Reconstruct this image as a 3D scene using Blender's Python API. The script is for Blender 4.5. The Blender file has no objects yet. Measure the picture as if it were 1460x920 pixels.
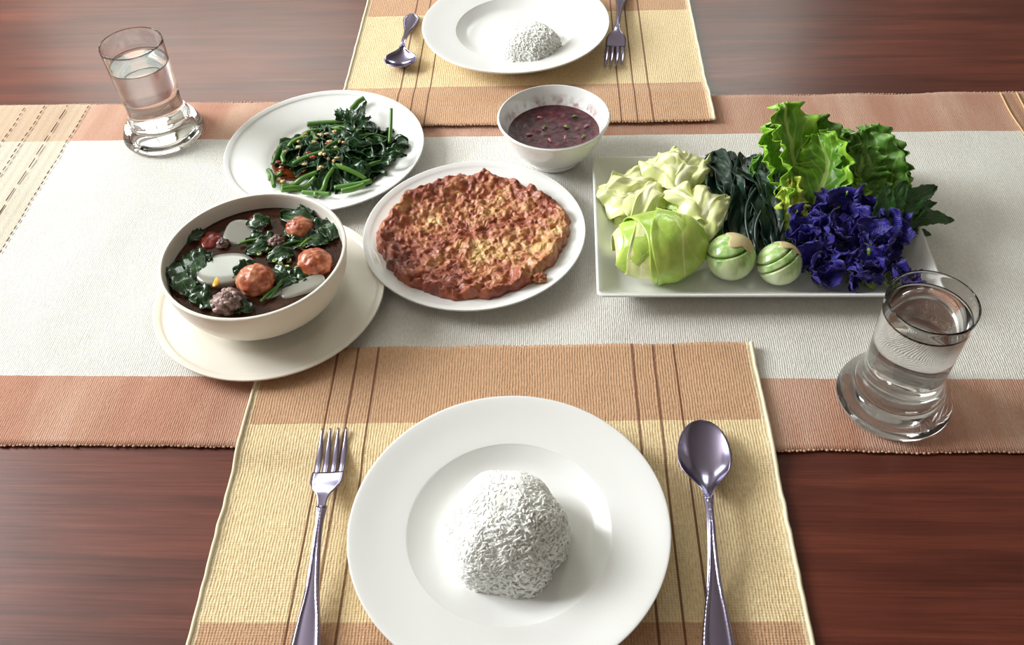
import bpy, math, random
from math import sin, cos, pi, sqrt, radians
from mathutils import Vector, Matrix, noise, Quaternion

S = bpy.context.scene
COL = S.collection
random.seed(7)

# ------------------------------------------------------------------ camera
CF = 1305.83
CAMH = 0.71315
F_ = Vector((-0.05536856, 0.67555114, -0.73523125))
R_ = Vector((0.99846595, 0.0376461, -0.04060185))
U_ = Vector((-0.000249965, 0.736351434, 0.676599219))
cd = bpy.data.cameras.new('camera')
cam = bpy.data.objects.new('camera', cd)
COL.objects.link(cam)
cd.sensor_width = 36.0
cd.lens = 36.0 * CF / 1460.0
cd.clip_start = 0.01
cam.matrix_world = Matrix(((R_.x, U_.x, -F_.x, 0), (R_.y, U_.y, -F_.y, 0), (R_.z, U_.z, -F_.z, CAMH), (0, 0, 0, 1)))
S.camera = cam


def P(u, v, z=0.0):
    """world point at height z seen at frame position (u, v); used to place real-size things on the table"""
    d = F_ + R_ * ((u - 730) / CF) - U_ * ((v - 460) / CF)
    t = (z - CAMH) / d.z
    return Vector((d.x * t, d.y * t, z))


# ------------------------------------------------------------------ light
w = bpy.data.worlds.new('world')
S.world = w
w.use_nodes = True
w.node_tree.nodes['Background'].inputs[0].default_value = (0.80, 0.88, 1.0, 1)
w.node_tree.nodes['Background'].inputs[1].default_value = 0.9
S.view_settings.view_transform = 'Standard'
S.view_settings.look = 'None'
S.view_settings.gamma = 1.0
S.view_settings.use_curve_mapping = False
S.view_settings.exposure = 0.0


def area(name, loc, target, sx, sy, power, col):
    l = bpy.data.lights.new(name, 'AREA')
    l.shape = 'RECTANGLE'; l.size = sx; l.size_y = sy; l.energy = power; l.color = col
    o = bpy.data.objects.new(name, l); COL.objects.link(o)
    o.location = loc
    o.rotation_euler = (Vector(target) - Vector(loc)).to_track_quat('-Z', 'Y').to_euler()
    return o


WL = 2.3   # left wall distance
WB = 3.4   # back wall distance
area('daylight_left_window', (-WL - 0.02, 1.25, 1.35), (0, 1.25, 1.35), 1.3, 1.2, 134, (0.955, 0.985, 0.99))
area('daylight_back_window', (-1.6, WB + 0.02, 1.75), (-1.6, 0, 1.75), 1.7, 1.3, 44, (0.92, 1.0, 0.9))
area('daylight_small_window', (0.62, WB + 0.02, 1.75), (0.62, 0, 1.75), 0.7, 1.3, 18, (0.92, 1.0, 0.9))
cy = S.cycles
cy.max_bounces = 14
cy.transmission_bounces = 12
cy.transparent_max_bounces = 12
cy.use_denoising = True
cy.caustics_reflective = True
cy.caustics_refractive = True
cy.sample_clamp_indirect = 6.0
cy.blur_glossy = 0.5


# ------------------------------------------------------------------ material helpers
def rgb(r, g, b):
    f = lambda c: (c / 255 / 12.92) if c / 255 <= 0.04045 else ((c / 255 + 0.055) / 1.055) ** 2.4
    return (f(r), f(g), f(b), 1.0)


class M:
    def __init__(s, name, base=(0.8, 0.8, 0.8, 1), rough=0.5, **kw):
        s.m = bpy.data.materials.new(name); s.m.use_nodes = True
        s.t = s.m.node_tree; s.b = s.t.nodes['Principled BSDF']
        s.b.inputs['Base Color'].default_value = base
        s.b.inputs['Roughness'].default_value = rough
        for k, v in kw.items():
            s.b.inputs[k.replace('_', ' ')].default_value = v
        s._c = None

    def L(s, a, b): s.t.links.new(a, b)

    def put(s, inp, v):
        if hasattr(v, 'is_output'): s.L(v, inp)
        elif v is not None: inp.default_value = v

    def math(s, op, a, b=None, c=None, clamp=False):
        n = s.t.nodes.new('ShaderNodeMath'); n.operation = op; n.use_clamp = clamp
        s.put(n.inputs[0], a); s.put(n.inputs[1], b)
        if c is not None: s.put(n.inputs[2], c)
        return n.outputs[0]

    def coord(s, which='Object'):
        if not s._c: s._c = s.t.nodes.new('ShaderNodeTexCoord')
        return s._c.outputs[which]

    def xyz(s, which='Object'):
        n = s.t.nodes.new('ShaderNodeSeparateXYZ'); s.L(s.coord(which), n.inputs[0])
        return n.outputs

    def map(s, scale, which='Object', rot=(0, 0, 0)):
        n = s.t.nodes.new('ShaderNodeMapping'); s.L(s.coord(which), n.inputs[0])
        n.inputs['Scale'].default_value = scale; n.inputs['Rotation'].default_value = rot
        return n.outputs[0]

    def noise(s, scale, detail=4, rough=0.55, vec=None, dist=0.0):
        n = s.t.nodes.new('ShaderNodeTexNoise')
        s.L(vec if vec is not None else s.coord(), n.inputs['Vector'])
        n.inputs['Scale'].default_value = scale; n.inputs['Detail'].default_value = detail
        n.inputs['Roughness'].default_value = rough; n.inputs['Distortion'].default_value = dist
        return n.outputs[0]

    def voro(s, scale, vec=None, feature='F1'):
        n = s.t.nodes.new('ShaderNodeTexVoronoi'); n.feature = feature
        s.L(vec if vec is not None else s.coord(), n.inputs['Vector']); n.inputs['Scale'].default_value = scale
        return n.outputs[0]

    def ramp(s, fac, stops):
        n = s.t.nodes.new('ShaderNodeValToRGB'); s.L(fac, n.inputs[0])
        e = n.color_ramp.elements
        while len(e) < len(stops): e.new(0.5)
        for i, (p, c) in enumerate(stops):
            e[i].position = p; e[i].color = c if len(c) == 4 else (*c, 1)
        return n.outputs[0]

    def mix(s, fac, a, b, mode='MIX'):
        n = s.t.nodes.new('ShaderNodeMix'); n.data_type = 'RGBA'; n.blend_type = mode
        s.put(n.inputs[0], fac); s.put(n.inputs[6], a); s.put(n.inputs[7], b)
        return n.outputs[2]

    def rnd(s):
        n = s.t.nodes.new('ShaderNodeObjectInfo'); return n.outputs['Random']

    def color(s, o): s.L(o, s.b.inputs['Base Color']); return s

    def rough(s, o): s.L(o, s.b.inputs['Roughness']); return s

    def bump(s, h, strength=0.5, dist=0.001):
        n = s.t.nodes.new('ShaderNodeBump'); n.inputs['Strength'].default_value = strength
        n.inputs['Distance'].default_value = dist; s.L(h, n.inputs['Height']); s.L(n.outputs[0], s.b.inputs['Normal'])
        return s


# ------------------------------------------------------------------ mesh helpers
def zone(o, c, where):
    """left / right / front / back of a heap, as seen from the near seat"""
    dx, dy = o.location.x - c[0], o.location.y - c[1]
    if abs(dx) > abs(dy) * 1.1: n = 'left side' if dx < 0 else 'right side'
    else: n = 'front' if dy < 0 else 'back'
    return n + ' of the ' + where


def tag(o, label=None, cat=None, group=None, kind=None):
    if label: o['label'] = label
    if cat: o['category'] = cat
    if group: o['group'] = group
    if kind: o['kind'] = kind
    return o


def wloc(o):
    v = Vector((0, 0, 0))
    while o is not None:
        v += o.location; o = o.parent
    return v


def mesh(name, vs, fs, mat, parent=None, smooth=True, uvs=None, local=False, origin=None):
    """one mesh object from world-space vertices (or root-local ones with local=True)"""
    me = bpy.data.meshes.new(name)
    o = bpy.data.objects.new(name, me); COL.objects.link(o)
    if parent is not None:
        o.parent = parent
        off = Vector((0, 0, 0)) if local else wloc(parent)
    elif local:
        off = Vector((0, 0, 0))
    else:
        if origin is None:
            xs = [v[0] for v in vs]; ys = [v[1] for v in vs]; zs = [v[2] for v in vs]
            origin = ((min(xs) + max(xs)) / 2, (min(ys) + max(ys)) / 2, min(zs))
        off = Vector(origin); o.location = off
    me.from_pydata([(v[0] - off[0], v[1] - off[1], v[2] - off[2]) for v in vs], [], fs)
    if uvs:
        ul = me.uv_layers.new(name='uv')
        for lp in me.loops: ul.data[lp.index].uv = uvs[lp.vertex_index]
    if smooth:
        me.polygons.foreach_set('use_smooth', [True] * len(me.polygons))
    me.materials.append(mat.m if isinstance(mat, M) else mat)
    me.update()
    return o


def empty(name, loc, rz=0):
    o = bpy.data.objects.new(name, None); COL.objects.link(o)
    o.empty_display_size = 0.02; o.location = loc; o.rotation_euler = (0, 0, rz)
    return o


def copy_tree(o, parent=None):
    c = o.copy(); COL.objects.link(c); c.parent = parent
    for ch in list(o.children): copy_tree(ch, c)
    return c


def grid(nu, nv, fn, wrap_u=False):
    vs, uvs, fs = [], [], []
    for j in range(nv + 1):
        for i in range(nu if wrap_u else nu + 1):
            a, b = i / nu, j / nv
            vs.append(fn(a, b)); uvs.append((a, b))
    n = nu if wrap_u else nu + 1
    for j in range(nv):
        for i in range(nu):
            i2 = (i + 1) % n if wrap_u else i + 1
            fs.append((j * n + i, j * n + i2, (j + 1) * n + i2, (j + 1) * n + i))
    return vs, fs, uvs


def cr(pts, t):
    """catmull-rom through pts"""
    n = len(pts) - 1
    x = min(max(t, 0), 1) * n; i = min(int(x), n - 1); f = x - i
    g = lambda k: pts[min(max(k, 0), n)]
    a, b, c, d = g(i - 1), g(i), g(i + 1), g(i + 2)
    if not hasattr(a, '__len__'):
        return 0.5 * (2 * b + (c - a) * f + (2 * a - 5 * b + 4 * c - d) * f * f + (3 * b - a - 3 * c + d) * f ** 3)
    return [0.5 * (2 * b[k] + (c[k] - a[k]) * f + (2 * a[k] - 5 * b[k] + 4 * c[k] - d[k]) * f * f
                   + (3 * b[k] - a[k] - 3 * c[k] + d[k]) * f ** 3) for k in range(len(a))]


def lathe(profile, seg=96, dens=6, c=(0, 0, 0)):
    """closed solid of revolution; profile runs axis -> out -> axis as (r, z)"""
    pr = []
    n = len(profile) - 1
    for k in range(n * dens + 1): pr.append(cr(profile, k / (n * dens)))
    pr = [(max(r, 0), z) for r, z in pr]
    vs, fs = [], []
    rings = []
    for k, (r, z) in enumerate(pr):
        if k in (0, len(pr) - 1) or r < 1e-6:
            rings.append([len(vs)]); vs.append((c[0], c[1], c[2] + z))
        else:
            st = len(vs)
            for i in range(seg):
                a = 2 * pi * i / seg
                vs.append((c[0] + r * cos(a), c[1] + r * sin(a), c[2] + z))
            rings.append(list(range(st, st + seg)))
    for a, b in zip(rings, rings[1:]):
        if len(a) == 1 and len(b) == 1: continue
        for i in range(seg):
            j = (i + 1) % seg
            if len(a) == 1: fs.append((a[0], b[i], b[j]))
            elif len(b) == 1: fs.append((a[i], b[0], a[j]))
            else: fs.append((a[i], b[i], b[j], a[j]))
    return vs, [tuple(reversed(f)) for f in fs]


def tube(pts, rads, seg=8, n=None, flat=1.0):
    n = n or (len(pts) - 1) * 5
    vs, fs = [], []
    prev = None
    for k in range(n + 1):
        t = k / n
        p = Vector(cr(pts, t))
        q = Vector(cr(pts, min(t + 0.01, 1))) - Vector(cr(pts, max(t - 0.01, 0)))
        q.normalize()
        ref = Vector((0, 0, 1)) if abs(q.z) < 0.9 else Vector((1, 0, 0))
        s = q.cross(ref).normalized(); u = s.cross(q)
        r = cr(rads, t) if hasattr(rads, '__len__') else rads
        for i in range(seg):
            a = 2 * pi * i / seg
            vs.append(tuple(p + s * (r * cos(a)) + u * (r * sin(a) * flat)))
    for k in range(n):
        for i in range(seg):
            j = (i + 1) % seg
            fs.append((k * seg + i, k * seg + j, (k + 1) * seg + j, (k + 1) * seg + i))
    fs.append(tuple(reversed(range(seg)))); fs.append(tuple(range(n * seg, n * seg + seg)))
    return vs, fs


def box(x0, x1, y0, y1, z0, z1):
    vs = [(x, y, z) for z in (z0, z1) for y in (y0, y1) for x in (x0, x1)]
    fs = [(0, 2, 3, 1), (4, 5, 7, 6), (0, 1, 5, 4), (2, 6, 7, 3), (0, 4, 6, 2), (1, 3, 7, 5)]
    return vs, fs


def join(*parts):
    V, Fc = [], []
    for vs, fs in parts:
        n = len(V); V += list(vs); Fc += [tuple(i + n for i in f) for f in fs]
    return V, Fc


def bevel(o, wd, seg=2):
    m = o.modifiers.new('bevel', 'BEVEL'); m.width = wd; m.segments = seg; m.limit_method = 'ANGLE'
    return o


def solid(o, th, off=0.0):
    m = o.modifiers.new('solid', 'SOLIDIFY'); m.thickness = th; m.offset = off
    return o


def ball(c, rx, ry, rz, amp=0.0, sc=1.0, seed=0, nu=36, nv=24, oct_=3, fn=None):
    c = Vector(c)

    def f(a, b):
        th, ph = 2 * pi * a, pi * (b - 0.5)
        d = Vector((cos(ph) * cos(th), cos(ph) * sin(th), sin(ph)))
        k = 1.0
        if amp: k += amp * noise.fractal(d * sc + Vector((seed * 7.3, seed * 3.1, seed)), 1.0, 2.0, oct_)
        if fn: k *= fn(d)
        return (c.x + d.x * rx * k, c.y + d.y * ry * k, c.z + d.z * rz * k)
    vs, fs, _ = grid(nu, nv, f, wrap_u=True)
    return vs, fs


def leaf(spine, face, width, shape='long', cup=0.2, ruf=0.0, freq=6.0, seed=0, nu=12, nv=24, rough=0.0, ser=0.0):
    """leaf blade grown along a spine, facing 'face'; returns verts, faces, uvs"""
    face = Vector(face)
    rnd = random.Random(seed)
    p1, p2 = rnd.random() * 6.28, rnd.random() * 6.28

    def wd(v):
        if shape == 'lettuce': return 0.22 + 0.78 * (sin(pi * min(1, v * 1.02) ** 1.15) ** 0.55 if 0 < v < 0.98 else 0.0) if v < 0.98 else 0.35
        if shape == 'round': return max(0.04, sqrt(max(0, 1 - (2 * v - 1) ** 2)))
        if shape == 'heart': return max(0.03, (1 - v) ** 0.75 * min(1, (v / 0.18)) ** 0.5 * 1.05)
        if shape == 'strip': return 0.75 + 0.25 * sin(pi * v)
        if shape == 'fan': return max(0.06, min(1, v / 0.65) ** 0.8 * (1 if v < 0.7 else sqrt(max(0, 1 - ((v - 0.7) / 0.34) ** 2))))
        return max(0.03, sin(pi * min(max(v, 0), 1) ** 0.8) ** 0.8)

    def f(a, v):
        u = a * 2 - 1
        p = Vector(cr(spine, v))
        t = (Vector(cr(spine, min(v + 0.02, 1))) - Vector(cr(spine, max(v - 0.02, 0)))).normalized()
        s = t.cross(face)
        if s.length < 1e-4: s = Vector((1, 0, 0))
        s.normalize(); n = s.cross(t)
        w_ = width * wd(v)
        if ser: w_ *= 1 - ser * ((v * 9) % 1.0) * (0.3 + 0.7 * abs(u))
        ph = p1 if u < 0 else p2
        q = p + s * (u * w_) + n * (cup * w_ * u * u)
        q += n * (ruf * abs(u) ** 2.2 * (sin(2 * pi * freq * v + ph) + 0.5 * sin(2 * pi * freq * 2.3 * v + ph * 2)))
        q += s * (ruf * 0.5 * abs(u) ** 2 * cos(2 * pi * freq * 1.3 * v + ph))
        if ruf and v > 0.8: q += n * (ruf * ((v - 0.8) / 0.2) * sin(u * 9 + ph))
        if rough: q += n * (rough * noise.fractal(Vector((u * 2.2, v * 6, seed * 1.7)), 1.0, 2.0, 3))
        return tuple(q)
    return grid(nu, nv, f)


# ------------------------------------------------------------------ materials
def wood():
    m = M('dark_wood', rough=0.3)
    v1 = m.map((1.2, 22, 22)); n1 = m.noise(2.2, 6, 0.6, v1, 0.6)
    v2 = m.map((5, 240, 240)); n2 = m.noise(2.0, 3, 0.6, v2, 0.2)
    v3 = m.map((2.0, 7, 7)); n3 = m.noise(1.6, 3, 0.5, v3, 0.4)
    a = m.math('ADD', m.math('MULTIPLY', n1, 0.46), m.math('MULTIPLY', n2, 0.24))
    a = m.math('ADD', a, m.math('MULTIPLY', n3, 0.28))
    c = m.ramp(a, [(0.30, rgb(58, 25, 18)), (0.45, rgb(88, 41, 30)), (0.56, rgb(108, 53, 39)), (0.72, rgb(130, 70, 50))])
    m.color(c)
    m.rough(m.math('ADD', 0.24, m.math('MULTIPLY', n2, 0.2)))
    m.bump(n2, 0.12, 0.0006)
    m.b.inputs['Coat Weight'].default_value = 0.12
    m.b.inputs['Coat Roughness'].default_value = 0.2
    m.b.inputs['Specular IOR Level'].default_value = 0.36
    return m


def weave(m, colr, rib=0.0031, depth=0.6, spk=0.35, tint=(0.55, 0.38, 0.30, 1)):
    """hand-woven cotton: ribs along local Y, weft specks across"""
    x, y, z = m.xyz()
    wob = m.math('MULTIPLY', m.math('SUBTRACT', m.noise(35, 2), 0.5), 0.0035)
    xx = m.math('ADD', x, wob)
    ribs = m.math('SINE', m.math('MULTIPLY', xx, 2 * pi / rib))
    weft = m.math('SINE', m.math('MULTIPLY', y, 2 * pi / (rib * 0.85)))
    sp = m.noise(1.0, 2, 0.7, m.map((420, 190, 200)))
    h = m.math('ADD', m.math('MULTIPLY', ribs, 0.36), m.math('ADD', m.math('MULTIPLY', weft, 0.2), m.math('MULTIPLY', sp, 2.2)))
    big = m.noise(9, 4, 0.6)
    k = m.math('MULTIPLY', m.math('SUBTRACT', 0.60, m.math('ADD', m.math('MULTIPLY', ribs, 0.07), m.math('MULTIPLY', sp, 0.75))), spk * 4, clamp=True)
    dark = m.mix(1.0, colr, tint, 'MULTIPLY')
    c = m.mix(k, colr, dark)
    c = m.mix(m.math('MULTIPLY', m.math('SUBTRACT', big, 0.45), 0.6, clamp=True), c, m.mix(1.0, c, (0.78, 0.66, 0.5, 1), 'MULTIPLY'))
    m.color(c)
    m.bump(h, depth, 0.0009)
    m.b.inputs['Sheen Weight'].default_value = 0.15
    return m


def mat_cloth():
    m = M('placemat_cotton', rough=0.92)
    x, y, z = m.xyz()
    yj = m.math('ADD', y, m.math('MULTIPLY', m.math('SUBTRACT', m.noise(60, 2), 0.5), 0.0015))
    b1 = m.math('GREATER_THAN', yj, -0.0963)
    b2 = m.math('LESS_THAN', yj, -0.2942)
    band = m.math('MAXIMUM', b1, b2)
    ax = m.math('ABSOLUTE', x)
    c = m.mix(band, rgb(252, 234, 190), rgb(216, 178, 144))
    edge = m.math('GREATER_THAN', ax, 0.2445)
    c = m.mix(m.math('MULTIPLY', edge, 0.75), c, rgb(244, 234, 200))
    for lx in (0.130, 0.151, 0.1717):
        d = m.math('ABSOLUTE', m.math('SUBTRACT', ax, lx))
        ln = m.math('LESS_THAN', d, 0.0011)
        c = m.mix(m.math('MULTIPLY', ln, 0.85), c, rgb(112, 60, 34))
    return weave(m, c, 0.0027, 0.5, 0.5, (0.74, 0.58, 0.44, 1))


def runner_cloth():
    m = M('runner_cotton', rough=0.92)
    x, y, z = m.xyz()
    # local origin: X 0, runner centre line in Y
    yj = m.math('ADD', y, m.math('MULTIPLY', m.math('SUBTRACT', m.noise(40, 2), 0.5), 0.0015))
    band = m.math('GREATER_THAN', m.math('ABSOLUTE', yj), 0.2024)
    streak = m.noise(1.0, 3, 0.6, m.map((14, 2.2, 1)))
    red = m.mix(m.math('MULTIPLY', m.math('SUBTRACT', streak, 0.42), 2.6, clamp=True), rgb(194, 142, 118), rgb(226, 192, 170))
    c = m.mix(band, rgb(236, 237, 232), red)
    lend = m.math('LESS_THAN', x, -0.661)
    sx = m.math('GREATER_THAN', m.math('SINE', m.math('MULTIPLY', x, 520)), 0.2)
    c = m.mix(m.math('MULTIPLY', lend, 0.6), c, rgb(212, 200, 172))
    c = m.mix(m.math('MULTIPLY', m.math('MULTIPLY', lend, sx), 0.13), c, rgb(150, 122, 90))
    rend = m.math('GREATER_THAN', x, 0.578)
    c = m.mix(m.math('MULTIPLY', rend, 0.5), c, rgb(150, 84, 52))
    c = m.mix(m.math('MULTIPLY', m.math('MULTIPLY', rend, sx), 0.35), c, rgb(226, 190, 140))
    return weave(m, c, 0.0022, 0.5, 0.36, (0.72, 0.62, 0.55, 1))


WOOD = wood()
MATC = mat_cloth()
RUNC = runner_cloth()
HEM = M("hem_cotton", rgb(240, 230, 200), 0.9)
THREAD = M('dark_thread', rgb(96, 44, 34), 0.9)
THREADL = M('pale_thread', rgb(222, 186, 140), 0.9)
FRINGE = M('weft_loops', rgb(206, 164, 138), 0.9)
CHINA = M('white_china', rgb(240, 240, 238), 0.3, Coat_Weight=0.25, Coat_Roughness=0.12)
CREAM = M('cream_china', rgb(240, 234, 222), 0.32, Coat_Weight=0.2, Coat_Roughness=0.15)
GLASS = M('clear_glass', (1, 1, 1, 1), 0.0, Transmission_Weight=1.0, IOR=1.48)
WATER = M('water', (1, 1, 1, 1), 0.0, Transmission_Weight=1.0, IOR=1.33)
STEEL = M('polished_steel', rgb(158, 150, 178), 0.17, Metallic=1.0)
PLASTER = M('wall_plaster', rgb(174, 168, 160), 0.9); PLASTER.bump(PLASTER.noise(40), 0.2, 0.002)
FLOORM = M('floor_tile', rgb(120, 88, 66), 0.5); FLOORM.color(FLOORM.mix(FLOORM.noise(3), rgb(110, 80, 60), rgb(136, 100, 76)))
WFRAME = M('window_paint', rgb(225, 220, 210), 0.5)


def leafmat(name, c1, c2, rib, rough=0.4, veins=9.0, sss=0.05, spot=0.5, edge=None, ribw=0.05, vk=0.45):
    m = M(name, rough=rough)
    x, y, z = m.xyz('UV')
    u = m.math('ABSOLUTE', m.math('SUBTRACT', x, 0.5))
    n = m.noise(55, 4, 0.6)
    c = m.mix(m.math('MULTIPLY', m.math('SUBTRACT', n, 0.35), 1.0 + spot * 2, clamp=True), c1, c2)
    if edge is not None:
        e = m.math('MULTIPLY', m.math('SUBTRACT', u, 0.22), 4.0, clamp=True)
        c = m.mix(e, c, edge)
    sv = m.math('SINE', m.math('MULTIPLY', m.math('SUBTRACT', y, m.math('MULTIPLY', u, 0.7)), veins * 2 * pi))
    side = m.math('MULTIPLY', m.math('GREATER_THAN', sv, 0.86), vk)
    mid = m.math('LESS_THAN', u, m.math('MULTIPLY', m.math('SUBTRACT', 1.25, y), ribw))
    k = m.math('MAXIMUM', side, m.math('MULTIPLY', mid, 0.9))
    c = m.mix(k, c, rib)
    m.color(c)
    m.bump(m.math('ADD', m.math('MULTIPLY', n, 0.8), m.math('MULTIPLY', k, 0.6)), 0.7, 0.0012)
    if sss:
        m.b.inputs['Subsurface Weight'].default_value = sss
        m.b.inputs['Subsurface Radius'].default_value = (0.004, 0.006, 0.002)
        m.b.inputs['Subsurface Scale'].default_value = 1.0
    return m


LETTUCE = leafmat('lettuce_leaf', rgb(118, 172, 46), rgb(68, 132, 30), rgb(190, 218, 120), 0.36, 8, 0.12, 0.5, edge=rgb(144, 194, 52), ribw=0.07)
LETTUCED = leafmat('dark_lettuce_leaf', rgb(88, 136, 46), rgb(52, 100, 32), rgb(150, 186, 96), 0.5, 8, 0.08, edge=rgb(96, 146, 48), ribw=0.07)
LETTUCEY = leafmat('yellow_lettuce_leaf', rgb(190, 208, 70), rgb(150, 186, 50), rgb(214, 224, 130), 0.45, 8, 0.12, ribw=0.07)
CABP = leafmat('pale_cabbage_leaf', rgb(242, 244, 184), rgb(226, 236, 142), rgb(250, 250, 218), 0.22, 3, 0.10, 0.6, ribw=0.06, vk=0.15)
CABG = leafmat('green_cabbage_leaf', rgb(196, 220, 104), rgb(150, 194, 70), rgb(220, 234, 150), 0.22, 4, 0.10, 0.5, ribw=0.03, vk=0.18)
BOILED = leafmat('boiled_green_leaf', rgb(22, 50, 36), rgb(10, 26, 24), rgb(56, 96, 62), 0.34, 6, 0.0, ribw=0.03)
STIRLEAF = leafmat('wilted_green_leaf', rgb(26, 68, 28), rgb(13, 36, 20), rgb(56, 104, 44), 0.26, 5, 0.0, ribw=0.04)
HERB = leafmat('herb_leaf', rgb(36, 84, 26), rgb(22, 60, 20), rgb(70, 120, 50), 0.42, 8, 0.05, ribw=0.03)
SOUPLEAF = leafmat('soup_leaf', rgb(28, 62, 24), rgb(14, 36, 18), rgb(60, 96, 44), 0.2, 5, 0.0, ribw=0.04)
STEMG = M('green_stem', rgb(64, 116, 36), 0.25); STEMG.color(STEMG.mix(STEMG.rnd(), rgb(52, 98, 32), rgb(104, 152, 58)))
PETAL = M('blue_petal', rgb(40, 20, 168), 0.55, Sheen_Weight=0.2)
_x, _y, _z = PETAL.xyz('UV')
_pn = PETAL.noise(70, 3)
_pc = PETAL.mix(_pn, rgb(12, 4, 62), rgb(40, 20, 158))
_thr = PETAL.math('MULTIPLY', PETAL.math('SUBTRACT', 0.17, _y), 14, clamp=True)
PETAL.color(PETAL.mix(_thr, _pc, rgb(225, 222, 170)))
PETAL.bump(PETAL.math('SINE', PETAL.math('MULTIPLY', _x, 90)), 0.25, 0.0005)
CALYX = M('calyx_green', rgb(130, 165, 70), 0.5)


# ------------------------------------------------------------------ room
TZ = -0.0026     # table top height (runner top is about 0)
FZ = TZ - 0.76
ROOM_R, ROOM_F, CEIL = 2.8, -2.0, 2.15


def struct(name, vf, m):
    o = mesh(name, vf[0], vf[1], m, smooth=False); o['kind'] = 'structure'; return o


struct('floor', box(-WL - .1, ROOM_R + .1, ROOM_F - .1, WB + .1, FZ - .1, FZ), FLOORM)
struct('ceiling', box(-WL - .1, ROOM_R + .1, ROOM_F - .1, WB + .1, CEIL, CEIL + .1), PLASTER)
struct('wall_right', box(ROOM_R, ROOM_R + .1, ROOM_F - .1, WB + .1, FZ, CEIL), PLASTER)
struct('wall_front', box(-WL - .1, ROOM_R, ROOM_F - .1, ROOM_F, FZ, CEIL), PLASTER)
wy0, wy1, wz0, wz1 = 0.6, 1.9, 0.75, 1.95
struct('wall_left', join(box(-WL - .1, -WL, ROOM_F, wy0, FZ, CEIL), box(-WL - .1, -WL, wy1, WB + .1, FZ, CEIL),
                         box(-WL - .1, -WL, wy0, wy1, FZ, wz0), box(-WL - .1, -WL, wy0, wy1, wz1, CEIL)), PLASTER)
bx = [(-2.2, -0.75), (0.27, 0.97)]
bz0, bz1 = 1.1, 2.05
struct('wall_back', join(box(-WL, bx[0][0], WB, WB + .1, FZ, CEIL), box(bx[0][1], bx[1][0], WB, WB + .1, FZ, CEIL),
                         box(bx[1][1], ROOM_R, WB, WB + .1, FZ, CEIL),
                         *[box(a, b, WB, WB + .1, FZ, bz0) for a, b in bx], *[box(a, b, WB, WB + .1, bz1, CEIL) for a, b in bx]), PLASTER)


def wframe_x(n, x0, x1, z0, z1):
    t = 0.03
    bars = [box(x0, x1, WB - .01, WB + .01, z0, z0 + t), box(x0, x1, WB - .01, WB + .01, z1 - t, z1),
            box(x0, x0 + t, WB - .01, WB + .01, z0 + t, z1 - t), box(x1 - t, x1, WB - .01, WB + .01, z0 + t, z1 - t),
            box((x0 + x1) / 2 - t / 2, (x0 + x1) / 2 + t / 2, WB - .008, WB + .008, z0 + t, z1 - t)]
    struct('window_%d' % n, join(*bars), WFRAME)


wframe_x(2, bx[0][0], bx[0][1], bz0, bz1); wframe_x(3, bx[1][0], bx[1][1], bz0, bz1)
t_ = 0.03
struct('window_1', join(box(-WL - .01, -WL + .01, wy0, wy1, wz0, wz0 + t_), box(-WL - .01, -WL + .01, wy0, wy1, wz1 - t_, wz1),
                        box(-WL - .01, -WL + .01, wy0, wy0 + t_, wz0 + t_, wz1 - t_), box(-WL - .01, -WL + .01, wy1 - t_, wy1, wz0 + t_, wz1 - t_),
                        box(-WL - .008, -WL + .008, 1.235, 1.265, wz0 + t_, wz1 - t_)), WFRAME)

# ------------------------------------------------------------------ table
TX0, TX1, TY0, TY1 = -1.3, 1.2, 0.1, 1.5
tab = empty('dining_table', ((TX0 + TX1) / 2, (TY0 + TY1) / 2, FZ))
tag(tab, 'long dark red-brown wooden dining table under the cloths and dishes', 'table')
bevel(mesh('tabletop', *box(TX0, TX1, TY0, TY1, TZ - .035, TZ), WOOD, tab, smooth=False), 0.004)
for sx in (TX0 + .1, TX1 - .1):
    for sy in (TY0 + .1, TY1 - .1):
        bevel(mesh('leg', *box(sx - .035, sx + .035, sy - .035, sy + .035, FZ, TZ - .035), WOOD, tab, smooth=False), 0.004)
mesh('apron', *join(box(TX0 + .135, TX1 - .135, TY0 + .09, TY0 + .11, TZ - .115, TZ - .035), box(TX0 + .135, TX1 - .135, TY1 - .11, TY1 - .09, TZ - .115, TZ - .035),
                    box(TX0 + .09, TX0 + .11, TY0 + .135, TY1 - .135, TZ - .115, TZ - .035), box(TX1 - .11, TX1 - .09, TY0 + .135, TY1 - .135, TZ - .115, TZ - .035)), WOOD, tab, smooth=False)

# ------------------------------------------------------------------ cloths
RN, RF = 0.495, 1.0703
RC = (RN + RF) / 2


def ns(x, y, s=1.0, seed=0.0):
    return noise.noise(Vector((x * s, y * s, seed)))


def cloth_sheet(nx, ny, fn, th):
    """top and bottom skins joined round the edge; fn(a,b)->(x,y,ztop)"""
    top, fs, _ = grid(nx, ny, fn)
    n = len(top)
    bot = [(x, y, z - th) for x, y, z in top]
    fb = [tuple(reversed([i + n for i in f])) for f in fs]
    W_ = nx + 1
    rim = [i for i in range(W_)] + [j * W_ + nx for j in range(1, ny + 1)] + [ny * W_ + i for i in range(nx - 1, -1, -1)] + [j * W_ for j in range(ny - 1, 0, -1)]
    side = [(rim[k], rim[k] + n, rim[(k + 1) % len(rim)] + n, rim[(k + 1) % len(rim)]) for k in range(len(rim))]
    return top + bot, fs + fb + side


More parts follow.
